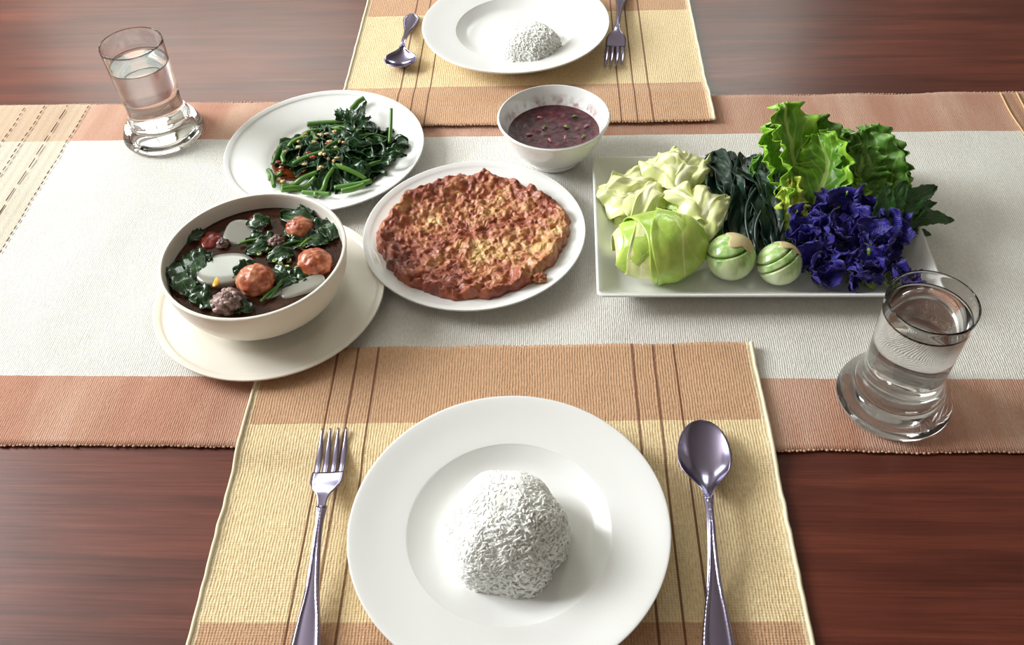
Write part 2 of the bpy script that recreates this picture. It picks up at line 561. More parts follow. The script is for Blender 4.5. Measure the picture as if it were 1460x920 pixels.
def runner_fn(a, b):
    x = -1.05 + a * 2.02
    e = 0
    y = RN + b * (RF - RN)
    if b in (0, 1):
        e = 0.0016 * ns(x, b * 9, 160) + 0.003 * ns(x, b * 5, 14) - 0.0006
        y += e if b == 0 else -e
    z = 0.0002 + 0.0008 * ns(x, y * .4, 17) + 0.0004 * ns(x, y, 40, 2)
    ed = min(b, 1 - b)
    if ed < 0.12 : z += 0.0016 * max(0, ns(x, 0, 9, 4 + (b > .5))) * (1 - ed / 0.12)
    return (x, y, z)


vs, fs = cloth_sheet(404, 90, runner_fn, 0.0021)
run = mesh('table_runner', vs, fs, RUNC, origin=(0, RC, 0))
tag(run, 'long white cotton table runner with terracotta side bands lying across the table', 'table runner')
for lx, dash in ((-0.661, .011), (-0.692, .016), (-0.7245, .012), (-0.752, .012)):
    parts = []
    y = RN + .004; k = 0
    while y < RF - .006:
        ln = dash * (0.35 + 0.3 * random.random()) if dash < .014 else dash * (0.7 + random.random())
        xo = lx + 0.002 * ns(0, y, 25, lx * 9)
        parts.append(tube([(xo, y, .0018), (xo + .0005, min(y + ln, RF - .004), .0018)], 0.00055, 5, 2))
        y += ln + dash * 0.5
    mesh('stitching', *join(*parts), THREAD, run)
for lx in (0.578, 0.599, 0.612, 0.640):
    mesh('stitching', *tube([(lx + .0015 * sin(k * 2.1), RN + .003 + k * (RF - RN - .006) / 12, .0014) for k in range(13)], 0.0011, 5, 60), THREADL, run)


def fringe(x0, x1, yfn, zf, parent, mat_, step=0.0040, r=0.0008, rot=None):
    parts = []
    x = x0
    while x < x1:
        y = yfn(x); z = zf(x)
        rr = r * random.uniform(0.7, 1.35)
        p = (x, y, z)
        if rot: p = rot(p)
        parts.append(ball(p, rr * 1.7, rr * 1.3, rr, nu=7, nv=5))
        x += step * random.uniform(0.75, 1.25)
    return mesh('fringe', *join(*parts), mat_, parent)


fringe(-1.04, 0.96, lambda x: RN - .0004 - .0012 * random.random() + 0.003 * ns(x, 0, 14), lambda x: 0, run, FRINGE)
fringe(-1.04, 0.96, lambda x: RF + .0004 - 0.003 * ns(x, 5, 14), lambda x: 0, run, FRINGE)

MW, MD = 0.4994, 0.3895


def placemat(cx, cy_, rz, far, label):
    """local frame: x across, y away; near mat hangs from y=0 (far edge) to -MD; the far mat is the mirror"""
    root = empty('placemat', (cx, cy_, 0), rz)
    sg = 1 if far else -1
    cr_, sr_ = cos(rz), sin(rz)

    def f(a, b):
        x = (a - 0.5) * MW
        y = sg * b * MD
        if b == 0: y -= sg * (0.0012 * ns(x, sg, 190) + 0.0014 * ns(x, sg * 3, 22))
        if a in (0, 1): x += 0.0010 * ns(y, sg, 90)
        wy = cy_ + x * sr_ + y * cr_
        on = (wy - (RN - 0.034)) / 0.032 if not far else (RF + 0.034 - wy) / 0.032
        on = min(max(on, 0), 1); on = on * on * (3 - 2 * on)
        base = (TZ + 0.0030) * (1 - on) + 0.0054 * on
        z = base + 0.0006 * ns(x, y, 16, 3 + sg) + 0.0003 * ns(x, y, 60, sg)
        lift = max(0, abs(a - 0.5) * 2 - 0.95) / 0.05
        z += 0.0018 * lift * lift * (0.6 + ns(y, 1, 12))
        if b < 0.05: z += 0.0010 * (1 - b / 0.05) * (0.7 + ns(x, 2, 14))
        return (x, y, z)
    vs, fs = cloth_sheet(220, 110, f, 0.0022)
    if far:
        # pattern is read from local y<0, so turn the cloth itself instead of the pattern
        vs = [(-x, -y, z) for x, y, z in vs]
    o = mesh('woven_cloth', vs, fs, MATC, root, local=True)
    if far: o.rotation_euler = (0, 0, pi)
    for sx in (-1, 1):
        pts = []
        for k in range(41):
            x, y, z = f(0.5 + sx * 0.5, k / 40)
            pts.append((x + sx * .0006, y, z - .0003))
        mesh('hem', *tube(pts, [0.0019] * 41, 7, 90), HEM, root, local=True)
    parts = []
    x = -MW / 2 + .006
    while x < MW / 2 - .004:
        p = f(x / MW + .5, 0)
        parts.append(ball((x, p[1] - sg * .0003, p[2] - .001), .0016, .0012, .0012, nu=6, nv=4)); x += .0042 * random.uniform(.8, 1.2)
    mesh('fringe', *join(*parts), FRINGE, root, local=True)
    tag(root, label, 'placemat')
    return root


placemat(-0.0596, 0.6174, 0.0203, False, 'yellow and tan woven placemat under the large rice plate in front')
placemat(-0.0533, 1.0054, 0.0108, True, 'yellow and tan woven placemat at the far place setting')
CZ = 0.0050   # cloth top where dishes stand on a placemat over bare table ~ 0

# ------------------------------------------------------------------ crockery
def soup_plate(c, label):
    pr = [(0, .0045), (.035, .0045), (.058, .004), (.060, .0005), (.063, .0003), (.066, .004), (.078, .0105), (.0875, .0165), (.110, .0205), (.1335, .0262),
          (.1350, .0276), (.1338, .0290), (.110, .0240), (.0895, .0205), (.0865, .0193), (.080, .0150), (.070, .0096), (.056, .0075), (.03, .0072), (0, .0072)]
    o = mesh('soup_plate', *lathe(pr, 144, 5, c), CHINA, origin=c)
    return tag(o, label, 'plate')


NP = (-0.0459, 0.3971, 0.0018); FP = (-0.0689, 1.2218, 0.0018)
soup_plate(NP, 'white wide-rimmed plate with rice dome in the front centre')
soup_plate(FP, 'white wide-rimmed plate with rice at the far place setting')


def coupe(name, c, R, h, well, mat_, label, deep=0.006):
    pr = [(0, .0035), (well * .6, .0035), (well * .82, .003), (well * .84, .0002), (well * .88, .0002), (well * .92, .003), (well * 1.05, .006), (R * .93, h - .006), (R * .995, h - .0022),
          (R, h - .0008), (R * .994, h), (R * .95, h - .0016), (R * .90, h - .004), (well * 1.08, deep + .005), (well * .9, deep + .001), (well * .6, deep), (well * .3, deep), (0, deep)]
    o = mesh(name, *lathe(pr, 144, 5, c), mat_, origin=c)
    return tag(o, label, 'plate' if name != 'saucer' else 'saucer')


EP = (-0.1008, 0.7788, 0.0018); VP_ = (-0.3011, 0.9367, 0.0018); SP = (-0.3164, 0.6844, 0.0018)
coupe('dinner_plate', EP, .1263, .0200, .085, CHINA, 'round white plate under the fried omelette')
coupe('dinner_plate', VP_, .1261, .0210, .074, CHINA, 'round white plate holding the stir-fried greens with garlic')
coupe('saucer', SP, .1241, .0165, .080, CREAM, 'cream saucer under the soup bowl')

SB = (-0.3200, 0.6835, 0.0092)
pr = [(0, .004), (.040, .004), (.044, .0005), (.048, .0003), (.051, .003), (.064, .0085), (.082, .022), (.0915, .040), (.0950, .056), (.0963, .0655), (.0964, .0672), (.0945, .0680), (.0925, .0665),
      (.0912, .055), (.0875, .040), (.077, .024), (.060, .012), (.04, .008), (0, .0075)]
sb = mesh('soup_bowl', *lathe(pr, 144, 5, SB), CREAM, origin=SB)
tag(sb, 'deep cream soup bowl standing on the saucer', 'bowl')

DB = (-0.0113, 0.9376, 0.0016)
pr = [(0, .006), (.026, .006), (.028, .0008), (.031, .0002), (.0335, .002), (.0345, .007), (.046, .017), (.057, .034), (.0655, .0545), (.0683, .0598), (.0686, .0612), (.0670, .0618), (.0650, .0600),
      (.0540, .035), (.043, .019), (.030, .0105), (.015, .009), (0, .009)]
DIPB = M('dip_bowl_china', rough=0.12, Coat_Weight=0.6, Coat_Roughness=0.05)
_x, _y, _z = DIPB.xyz()
_n = DIPB.noise(1.0, 3, 0.6, DIPB.map((70, 70, 42)))
_zone = DIPB.math('MULTIPLY', DIPB.math('SUBTRACT', 1.0, DIPB.math('MULTIPLY', DIPB.math('ABSOLUTE', DIPB.math('SUBTRACT', _z, 0.043)), 90)), 1.0, clamp=True)
_rr = DIPB.math('SQRT', DIPB.math('ADD', DIPB.math('MULTIPLY', _x, _x), DIPB.math('MULTIPLY', _y, _y)))
_ins = DIPB.math('GREATER_THAN', DIPB.math('SUBTRACT', DIPB.math('ADD', DIPB.math('MULTIPLY', _z, 0.43), 0.0405), _rr), 0.0)
_back = DIPB.math('MULTIPLY', DIPB.math('ADD', DIPB.math('MULTIPLY', _y, 1.0), 0.01), 60, clamp=True)
_k = DIPB.math('MULTIPLY', DIPB.math('MULTIPLY', _zone, _ins), DIPB.math('MULTIPLY', DIPB.math('SUBTRACT', _n, 0.44), 6, clamp=True))
_k = DIPB.math('MULTIPLY', _k, _back)
DIPB.color(DIPB.mix(DIPB.math('MULTIPLY', _k, 0.8), rgb(240, 240, 238), rgb(150, 62, 62)))
db = mesh('dip_bowl', *lathe(pr, 128, 5, DB), DIPB, origin=DB)
tag(db, 'small white footed bowl of dark purple chilli dip', 'bowl')

# rectangular platter
PX0, PX1, PY0, PY1 = 0.0355, 0.393, 0.668, 0.905
PCX, PCY = (PX0 + PX1) / 2, (PY0 + PY1) / 2


def rrect(hx, hy, r, n=8):
    out = []
    for q, (sx, sy) in enumerate(((1, 1), (-1, 1), (-1, -1), (1, -1))):
        for k in range(n + 1):
            a = pi / 2 * (q + k / n)
            out.append((sx * (hx - r) + r * cos(a), sy * (hy - r) + r * sin(a)))
    return out


HX, HY = (PX1 - PX0) / 2, (PY1 - PY0) / 2
rings = [(.030, .002, .020), (.030, .0003, .018), (.026, .0002, .018), (.022, .004, .018), (.006, .0190, .012), (.0006, .0228, .008), (0, .0245, .007), (.0012, .0254, .006), (.003, .0250, .006),
         (.009, .0195, .009), (.022, .0085, .016), (.030, .0072, .018), (.05, .0070, .02)]
vs, fs = [], []
for ins, z, r in rings:
    for (x, y) in rrect(HX - ins, HY - ins, r): vs.append((PCX + x, PCY + y, 0.0016 + z))
n = len(rrect(1, 1, .1))
for k in range(len(rings) - 1):
    for i in range(n):
        j = (i + 1) % n; fs.append((k * n + i, k * n + j, (k + 1) * n + j, (k + 1) * n + i))
fs.append(tuple(reversed(range(n)))); fs.append(tuple(range((len(rings) - 1) * n, len(rings) * n)))
pl = mesh('rectangular_platter', vs, fs, CHINA, origin=(PCX, PCY, .0016))
tag(pl, 'white rectangular platter carrying the fresh and boiled vegetables', 'platter')

# ------------------------------------------------------------------ glasses
def glass(c, label, wl, wlabel):
    pr = [(0, .003), (.030, .0028), (.040, .0012), (.0505, .0010), (.0528, .0040), (.0522, .0080), (.0500, .0135), (.0462, .0200), (.0405, .0285), (.0366, .0370), (.0352, .0450),
          (.0352, .0520), (.0358, .0600), (.0370, .0900), (.0381, .1200), (.0385, .1325), (.0379, .1338), (.0371, .1325), (.0366, .1200), (.0355, .0900), (.0343, .0600),
          (.0336, .0500), (.0338, .0420), (.0352, .0340), (.0372, .0270), (.0355, .0205), (.028, .0175), (.015, .0165), (0, .0162)]
    g = mesh('drinking_glass', *lathe(pr, 96, 5, c), GLASS, origin=c)
    tag(g, label, 'drinking glass')
    e = .0003
    wp = [(0, .0160), (.015, .0163), (.0282, .0173), (.0358, .0203), (.0375, .0270), (.0355, .0340), (.0341, .0420), (.0339, .0500), (.0346, .0600), (.0358, .0900)]
    rw = .0358 + (wl - .09) * .0367
    wp += [(rw + .0001, wl), (rw - .0004, wl - .0003), (rw - .002, wl - .0009), (rw * .6, wl - .001), (rw * .3, wl - .001), (0, wl - .001)]
    wo = mesh('water', *lathe(wp, 96, 4, c), WATER, origin=(c[0], c[1], c[2] + .0166))
    tag(wo, wlabel, 'water', kind='stuff')


glass((-0.5316, 0.9977, 0.0022), 'clear glass of water at the upper left of the runner', .106, 'clear water in the glass at the upper left')
glass((0.3159, 0.5549, 0.0022), 'clear glass of water with flared base at the right, by the platter corner', .118, 'clear water in the glass at the right')

# ------------------------------------------------------------------ cutlery
def loft(fn, ns_, nt, th):
    """strip along s with cross-section t; fn(s,t)->(x,y,z) top surface; thickness th(s)"""
    top, fs, _ = grid(nt, ns_, lambda a, b: fn(b, a * 2 - 1))
    n = len(top)
    bot = []
    for k, (x, y, z) in enumerate(top):
        b = (k // (nt + 1)) / ns_
        bot.append((x, y, z - th(b)))
    W_ = nt + 1
    rim = [i for i in range(W_)] + [j * W_ + nt for j in range(1, ns_ + 1)] + [ns_ * W_ + i for i in range(nt - 1, -1, -1)] + [j * W_ for j in range(ns_ - 1, 0, -1)]
    side = [(rim[k], rim[(k + 1) % len(rim)], rim[(k + 1) % len(rim)] + n, rim[k] + n) for k in range(len(rim))]
    return top + bot, [tuple(reversed(f)) for f in fs] + [tuple(i + n for i in f) for f in fs] + side


def handle_fn(L0, L1, zc, w0=.0030, wend=.0125):
    """handle from y=-L0 to y=-L1 with a raised V moulding with beads that opens toward the end"""
    wpts = [w0 + .0012, w0, w0, w0 * 1.12, w0 * 1.35, wend * .47, wend * .62, wend * .79, wend * .96, wend, wend * .40]

    def f(s, t):
        w_ = cr(wpts, s)
        y = -(L0 + (L1 - L0) * s)
        z = cr(zc, s)
        z -= 0.0009 * t * t
        vpos = 0.72 * min(1, max(0.05, (s - 0.05) * 1.6)) + .1
        rd = math.exp(-((abs(t) - vpos) / 0.13) ** 2)
        bead = 0.75 + 0.25 * sin(s * 260)
        z += 0.0019 * rd * bead
        return (t * w_, y, z)
    return f


def make_fork():
    r = empty('fork', (0, 0, 0))
    # y=0 at tine tips, negative toward handle; tips touch the cloth
    zt = [0.0035, .0016, .0030, .0075, .0118]

    def zh(y): return cr([.0042, .0018, .0026, .0068, .0125, .0138], -y / .096)
    parts = []
    hw = .0142
    for k in range(4):
        xc = (-1.5 + k) * .0076

        def tf(s, t, xc=xc):
            y = -.052 * s
            w_ = .0008 + .0019 * min(1, s / .55)
            spread = 1.0 + 0.04 * (1 - s)
            return (xc * spread * .98 + t * w_, y, zh(y) - .0005 * t * t)
        parts.append(loft(tf, 24, 4, lambda b: .0016))

    def pf(s, t):
        y = -.0505 - .0415 * s
        w_ = cr([hw, .0145, .0140, .0112, .0062, .0042, .0038], s)
        return (t * w_, y, zh(y) + 0.0012 * t * t * (1 - s))
    parts.append(loft(pf, 24, 10, lambda b: .0017))
    mesh('head', *join(*parts), STEEL, r, local=True)
    h = handle_fn(.090, .236, [.0132, .0140, .0142, .0128, .0108, .0088, .0072, .006, .0052, .0048, .0046], .0034, .0118)
    mesh('handle', *loft(h, 110, 20, lambda b: .0024), STEEL, r, local=True)
    return r


def make_spoon(L=.084, TL=.232, HW=.0242):
    r = empty('spoon', (0, 0, 0))
    wp = [.0006, .0128, .0182, .0212, .0228, .0232, .0226, .0206, .0168, .0112, .0062, .0044]

    def f(s, t):
        y = -L * s
        ss = 0.0 if s <= 0 else s
        w_ = sqrt(max(0, 1 - (1 - min(1, ss / .45)) ** 2)) * HW if ss < .45 else cr([HW, HW * .975, HW * .88, HW * .68, HW * .42, .0050, .0038], (ss - .45) / .55)
        w_ = max(w_, .0004)
        rimz = cr([.0125, .0118, .0112, .0112, .0125, .0150], s)
        e = min(1, sin(pi * min(1, s * 1.02)) ** .7) if 0 < s < .98 else 0
        z = rimz - .0098 * e * (1 - abs(t) ** 2.2)
        return (t * w_, y, z)
    mesh('bowl', *loft(f, 60, 24, lambda b: .0013), STEEL, r, local=True)
    h = handle_fn(L - .002, TL, [.0150, .0165, .0162, .0140, .0112, .0088, .0070, .006, .0052, .0048, .0046], .0034, .0122)
    mesh('handle', *loft(h, 110, 20, lambda b: .0024), STEEL, r, local=True)
    parts = [ball((0, -L - .004, .0158), .0022, .0036, .0012, nu=12, nv=8), ball((.0022, -L - .0015, .0155), .0011, .0022, .0009, nu=10, nv=6), ball((-.0022, -L - .0015, .0155), .0011, .0022, .0009, nu=10, nv=6)]
    mesh('leaf_motif', *join(*parts), STEEL, r, local=True)
    return r


def place(o, tip, end, z, label, cat, tilt=0.0, flip=False):
    tip = Vector(tip); end = Vector(end)
    d = (tip - end); a = math.atan2(d.y, d.x) - pi / 2
    o.location = (tip.x, tip.y, z); o.rotation_euler = (tilt, 0, a)
    tag(o, label, cat)


fork = make_fork(); spoon = make_spoon()
fa = P(478, 615, .005); fb = P(437, 920, .008)
place(fork, fa, fb, .0062, 'steel fork with beaded handle lying left of the front rice plate', 'fork')
sa = P(1000, 603, .014); sbp = P(1024, 920, .008)
place(spoon, sa, sbp, .0064, 'steel tablespoon lying right of the front rice plate', 'spoon')
fork2 = copy_tree(fork); spoon2 = make_spoon(.050, .160, .0235)
a = P(874, 97, .003); b = P(884, 12, .003)
place(fork2, a, b, .0024, 'steel fork at the far setting with tines pointing to the dip bowl', 'fork')
a = P(569, 102, .006); b = P(590, 12, .006)
place(spoon2, a, b, .0022, 'steel spoon at the far setting, left of the far rice plate', 'spoon')
#FOOD
# ------------------------------------------------------------------ rice
RICE = M('steamed_rice', rgb(252, 252, 248), 0.75)
RICE.b.inputs['Subsurface Weight'].default_value = 0.0
RICE.b.inputs['Subsurface Radius'].default_value = (0.004, 0.004, 0.003)
RICE.b.inputs['Subsurface Scale'].default_value = 1.0


def rice(c, R, H_, label, n, seed):
    rnd = random.Random(seed)
    c = Vector(c)

    def surf(th, q):
        """q 0 rim .. 1 top"""
        lob = 1 + 0.035 * cos(6 * th + .5) + 0.02 * noise.noise(Vector((cos(th) * 2, sin(th) * 2, seed)))
        ph = q * pi / 2
        rr = R * lob * cos(ph) ** 0.72
        zz = H_ * sin(ph) ** 0.85
        p = Vector((rr * cos(th), rr * sin(th), zz))
        rough_side = max(0, cos(th + 0.75)) ** .7          # the broken face
        k = 1 + (0.008 + 0.075 * rough_side) * noise.fractal(Vector((p.x * 38, p.y * 38, p.z * 38 + seed)), 1, 2, 2)
        return c + Vector((p.x * k, p.y * k, p.z * k))
    vs, fs, _ = grid(96, 40, lambda a, b: tuple(surf(2 * pi * a, b)), wrap_u=True)
    # grain template
    gv, gf = [], []
    ringz = (-.85, -.4, .25, .8); rr_ = (.5, .95, 1.0, .55)
    gv.append((0, 0, -1))
    for z, r in zip(ringz, rr_):
        for k in range(5): gv.append((r * cos(k * 1.2566), r * sin(k * 1.2566), z))
    gv.append((0, 0, 1))
    for k in range(5): gf.append((0, 1 + (k + 1) % 5, 1 + k))
    for q in range(3):
        for k in range(5): gf.append((1 + q * 5 + k, 1 + q * 5 + (k + 1) % 5, 6 + q * 5 + (k + 1) % 5, 6 + q * 5 + k))
    for k in range(5): gf.append((16 + k, 16 + (k + 1) % 5, 21))
    V, Fc = list(vs), list(fs)
    for i in range(n):
        th = rnd.random() * 2 * pi
        q = rnd.random() ** 1.15
        if rnd.random() > cos(q * pi / 2) ** 0.6 + 0.1: q = rnd.random() * 0.6
        if cos(th + .75) < .05 and rnd.random() < .7: continue
        p = surf(th, q); e = 0.02
        t1 = (surf(th + e, q) - p); t2 = (surf(th, min(q + e, 1)) - surf(th, max(q - e, 0)))
        nn = t1.cross(t2)
        if nn.length < 1e-9: nn = Vector((0, 0, 1))
        nn.normalize()
        if nn.z < 0 and q > .2: nn = -nn
        rs = max(0, cos(th + 0.75)) * (1 if q < .93 else .6) + .03
        a = rnd.random() * 2 * pi
        b1 = t1.normalized(); b2 = nn.cross(b1).normalized()
        d = (b1 * cos(a) + b2 * sin(a) + nn * rnd.uniform(-.2, .8) * rs).normalized()
        s1 = d.cross(nn)
        if s1.length < 1e-3: s1 = d.orthogonal()
        s1.normalize(); s2 = d.cross(s1)
        Lg = rnd.uniform(.0026, .0037); rg = rnd.uniform(.00095, .00125)
        off = p + nn * (rg * (-.5 + 2.6 * rs * rnd.random()))
        n0 = len(V)
        for (x, y, z) in gv: V.append(tuple(off + s1 * (x * rg) + s2 * (y * rg) + d * (z * Lg)))
        Fc += [tuple(k + n0 for k in f) for f in gf]
    o = mesh('steamed_rice', V, Fc, RICE, origin=tuple(c))
    return tag(o, label, 'rice', kind='stuff')


rice((-0.0485, 0.3940, NP[2] + .0076), .0520, .060, 'domed mound of white steamed rice on the front plate', 4200, 3)
rice((-0.0555, 1.1730, FP[2] + .0078), .0500, .036, 'domed mound of white steamed rice on the far plate', 2600, 8)

# ------------------------------------------------------------------ omelette
OM = M('fried_omelette_crust', rough=0.38)
_n1 = OM.noise(17, 6, 0.6); _n2 = OM.noise(85, 5, 0.65); _n3 = OM.noise(210, 3, 0.6)
_x, _y, _z = OM.xyz()
_rr = OM.math('SQRT', OM.math('ADD', OM.math('MULTIPLY', _x, _x), OM.math('MULTIPLY', OM.math('MULTIPLY', _y, _y), 1.5)))
_edge = OM.math('MULTIPLY', OM.math('SUBTRACT', _rr, 0.055), 9)
_f = OM.math('ADD', OM.math('MULTIPLY', _n1, 0.75), OM.math('MULTIPLY', _n2, 0.45))
_f = OM.math('SUBTRACT', _f, OM.math('MULTIPLY', _edge, 0.16, clamp=True))
_c = OM.ramp(_f, [(0.38, rgb(100, 38, 24)), (0.48, rgb(150, 68, 42)), (0.57, rgb(178, 98, 60)), (0.66, rgb(206, 146, 92)), (0.76, rgb(226, 190, 116))])
OM.color(OM.mix(OM.math('MULTIPLY', OM.math('SUBTRACT', 0.46, _n3), 3, clamp=True), _c, rgb(84, 34, 22)))
OM.bump(OM.math('ADD', OM.math('MULTIPLY', _n2, 1.0), OM.math('MULTIPLY', _n3, 0.5)), 1.0, 0.003)
OM.b.inputs['Coat Weight'].default_value = 0.35; OM.b.inputs['Coat Roughness'].default_value = 0.25
oc = Vector((-0.1020, 0.7770, 0))


def om_r(th):
    k = 1 + 0.045 * noise.fractal(Vector((cos(th) * 1.6, sin(th) * 1.6, 2.2)), 1, 2, 2) + 0.05 * noise.fractal(Vector((cos(th) * 6, sin(th) * 6, 5.1)), 1, 2, 3)
    return .1085 * k * (1 - 0.06 * abs(sin(th)))


def om_fn(top):
    def f(a, b):
        th = 2 * pi * a
        R = om_r(th)
        q = b ** 0.8
        r = R * q
        x, y = r * cos(th), r * sin(th)
        base = .0075 + (max(0, q - .62) / .38) ** 1.6 * .0060
        if not top: return (oc.x + x, oc.y + y, .0026 + base - .0012)
        V_ = Vector((x, y, 0))
        big = noise.noise(V_ * 38 + Vector((3, 1, 4)))
        mid = noise.fractal(V_ * 95, 1, 2, 3)
        cell = noise.cell_vector(V_ * 1) if False else noise.voronoi(V_ * 105)[0][0]
        e = max(0, (q - .55) / .45)
        fine = noise.fractal(V_ * 240, 1, 2, 2); z = .0072 + .0026 * big + .0042 * mid + .0018 * fine + .0040 * (0.42 - cell) * (0.5 + 1.2 * e) + .0070 * e * (1 + 1.1 * noise.noise(V_ * 60 + Vector((9, 9, 2))))
        z *= (1 - max(0, (q - .93) / .07) ** 2 * .8)
        wob = .0022 * noise.noise(V_ * 130 + Vector((5, 5, 5)))
        return (oc.x + x + wob, oc.y + y - wob, .0026 + base + max(z, .0008))
    return f


t_, f1, _ = grid(300, 84, om_fn(True), wrap_u=True)
b_, f2, _ = grid(300, 84, om_fn(False), wrap_u=True)
n0 = len(t_); nn_ = 300
side = [(84 * nn_ + i, 84 * nn_ + i + n0, 84 * nn_ + (i + 1) % nn_ + n0, 84 * nn_ + (i + 1) % nn_) for i in range(nn_)]
om = mesh('fried_omelette', t_ + b_, [tuple(reversed(f)) for f in f1] + [tuple(i + n0 for i in f) for f in f2] + side, OM, origin=(oc.x, oc.y, .008))
me_fix = om
tag(om, 'large round crispy brown fried omelette filling its white plate', 'omelette')
p = P(769, 396, .022)
cb = mesh('omelette_crumb', *ball(p, .0085, .0062, .0040, .45, 2.2, 4, oct_=4), OM)
tag(cb, 'small crispy brown omelette crumb on the plate rim, beside the omelette', 'omelette crumb')

# ------------------------------------------------------------------ chilli dip
DIP = M('chilli_dip', rough=0.3)
_n = DIP.noise(160, 5, 0.65); _m = DIP.noise(60, 3, 0.6)
DIP.color(DIP.ramp(DIP.math('ADD', DIP.math('MULTIPLY', _n, .7), DIP.math('MULTIPLY', _m, .3)), [(0.36, rgb(36, 14, 20)), (0.5, rgb(74, 26, 38)), (0.62, rgb(112, 50, 62)), (0.74, rgb(150, 100, 96))]))
DIP.bump(_n, 0.8, 0.0015)
dz = DB[2] + .0385


def dfn(a, b):
    th = 2 * pi * a; r = .0563 * b
    x, y = r * cos(th), r * sin(th)
    z = dz + .0012 * noise.fractal(Vector((x * 110, y * 110, 1)), 1, 2, 3) * (1 - b ** 6) + .0010 * b ** 8
    return (DB[0] + x, DB[1] + y, z)


vs, fs, _ = grid(120, 50, dfn, wrap_u=True)
n0 = len(vs)
for k, (r, z) in enumerate(((.050, .027), (.040, .0170), (.025, .0108), (.004, .0095))):
    for i in range(120): vs.append((DB[0] + r * cos(2 * pi * i / 120), DB[1] + r * sin(2 * pi * i / 120), DB[2] + z + .0006))
for k in range(4):
    a0 = 50 * 120 if k == 0 else n0 + (k - 1) * 120; b0 = n0 + k * 120
    for i in range(120):
        j = (i + 1) % 120; fs.append((a0 + i, a0 + j, b0 + j, b0 + i))
fs.append(tuple(n0 + 360 + i for i in range(120)))
dip = mesh('chilli_dip', vs, fs, DIP)
tag(dip, 'dark purple-red chopped chilli dip filling the small white bowl', 'dip', kind='stuff')
CHG = M('green_chilli', rgb(110, 120, 60), 0.3); CHS = M('shallot_piece', rgb(170, 110, 120), 0.3)
for k, (u, v, m_, nm) in enumerate([(820, 166, CHG, 'green_chilli_piece'), (776, 182, CHG, 'green_chilli_piece'), (808, 181, CHG, 'green_chilli_piece'), (836, 180, CHS, 'shallot_piece'),
                                    (784, 200, CHS, 'shallot_piece'), (755, 192, CHS, 'shallot_piece'), (806, 196, CHS, 'shallot_piece'), (770, 168, CHS, 'shallot_piece'), (832, 195, CHG, 'green_chilli_piece')]):
    p = P(u, v, dz + .0008)
    a = k * 1.3
    o = mesh(nm, *tube([(p.x - .0035 * cos(a), p.y - .0035 * sin(a), p.z), (p.x, p.y, p.z + .0006), (p.x + .0035 * cos(a), p.y + .0035 * sin(a), p.z)], [.0011, .0017, .0010], 8), m_)
    tag(o, 'chopped green chilli piece in the dark dip' if m_ is CHG else 'pale pink shallot piece in the dark dip', 'chilli' if m_ is CHG else 'shallot',
        'green chilli pieces in the dip' if m_ is CHG else 'shallot pieces in the dip')

# ------------------------------------------------------------------ stir-fried greens
GZ = .012
SAUCE = M('brown_sauce', rgb(120, 58, 26), 0.12)
p = P(455, 222, GZ - .002)


def saucefn(a, b):
    th = 2 * pi * a
    r = b * .052 * (1 + .22 * noise.noise(Vector((cos(th) * 1.5, sin(th) * 1.5, .4))))
    return (p.x + r * 1.12 * cos(th), p.y + r * .95 * sin(th), VP_[2] + .0066 + .0010 * (1 - b ** 4))


vs, fs, _ = grid(64, 12, saucefn, wrap_u=True)
o = mesh('stir_fry_sauce', vs, fs, SAUCE); solid(o, .0008, -1)
tag(o, 'thin brown oily sauce under the stir-fried greens', 'sauce', kind='stuff')
rs = random.Random(21)


def heap(x, y, cx, cy_, rx, ry, h, z0):
    q = 1 - ((x - cx) / rx) ** 2 - ((y - cy_) / ry) ** 2
    return z0 + h * sqrt(max(0, q))


hc = P(478, 222, .018)
HRX, HRY = .078, .060


def hz(x, y): return heap(x, y, hc.x, hc.y, HRX, HRY, .022, VP_[2] + .0085)


stems = [((380, 235), (392, 262), 3.6, (375, 205)), ((385, 226), (412, 196), 4.4, None), ((398, 262), (452, 248), 4.2, None), ((400, 268), (448, 252), 4.4, None), ((420, 236), (487, 222), 3.4, None),
         ((438, 168), (496, 164), 4.4, None), ((440, 182), (500, 176), 3.6, None), ((447, 276), (478, 244), 3.6, None), ((380, 248), (400, 240), 3.4, None), ((405, 232), (408, 216), 3.6, None),
         ((478, 240), (520, 252), 3.6, None), ((478, 262), (530, 258), 4.0, None), ((488, 272), (522, 264), 4.0, None), ((470, 186), (520, 190), 3.2, None), ((500, 190), (545, 200), 3.0, None),
         ((556, 208), (563, 174), 2.6, None), ((430, 200), (455, 182), 3.4, None), ((462, 226), (490, 206), 3.0, None), ((520, 240), (556, 226), 3.0, None), ((450, 212), (446, 188), 3.0, None),
         ((498, 152), (520, 142), 4.2, None), ((410, 210), (440, 200), 3.4, None), ((505, 205), (548, 192), 2.8, None), ((432, 270), (470, 276), 3.4, None)]
for k, (a, b, r, c) in enumerate(stems):
    pa = P(a[0], a[1], .024); pb = P(b[0], b[1], .024)
    pts = []
    for t in (0, .33, .66, 1):
        q = pa.lerp(pb, t)
        q.z = max(hz(q.x, q.y) + .0015 + .002 * sin(t * pi), VP_[2] + .012 + max(0, sqrt((q.x - VP_[0]) ** 2 + (q.y - VP_[1]) ** 2) - .07) * .34)
        q.x += .002 * sin(t * 5 + k); pts.append(tuple(q))
    rr = r * .00082
    if k == 15: pts = [tuple(pa + Vector((0, 0, .004))), tuple(pa.lerp(pb, .5) + Vector((0, -.002, .014))), tuple(pb + Vector((0, -.008, .026)))]
    o = mesh('cut_green_stem', *tube(pts, [rr, rr * 1.12, rr, rr * .9], 9), STEMG)
    zn = zone(o, hc, 'stir-fried greens')
    tag(o, 'cut glossy green stem at the ' + zn, 'vegetable stem', 'cut stems at the ' + zn)
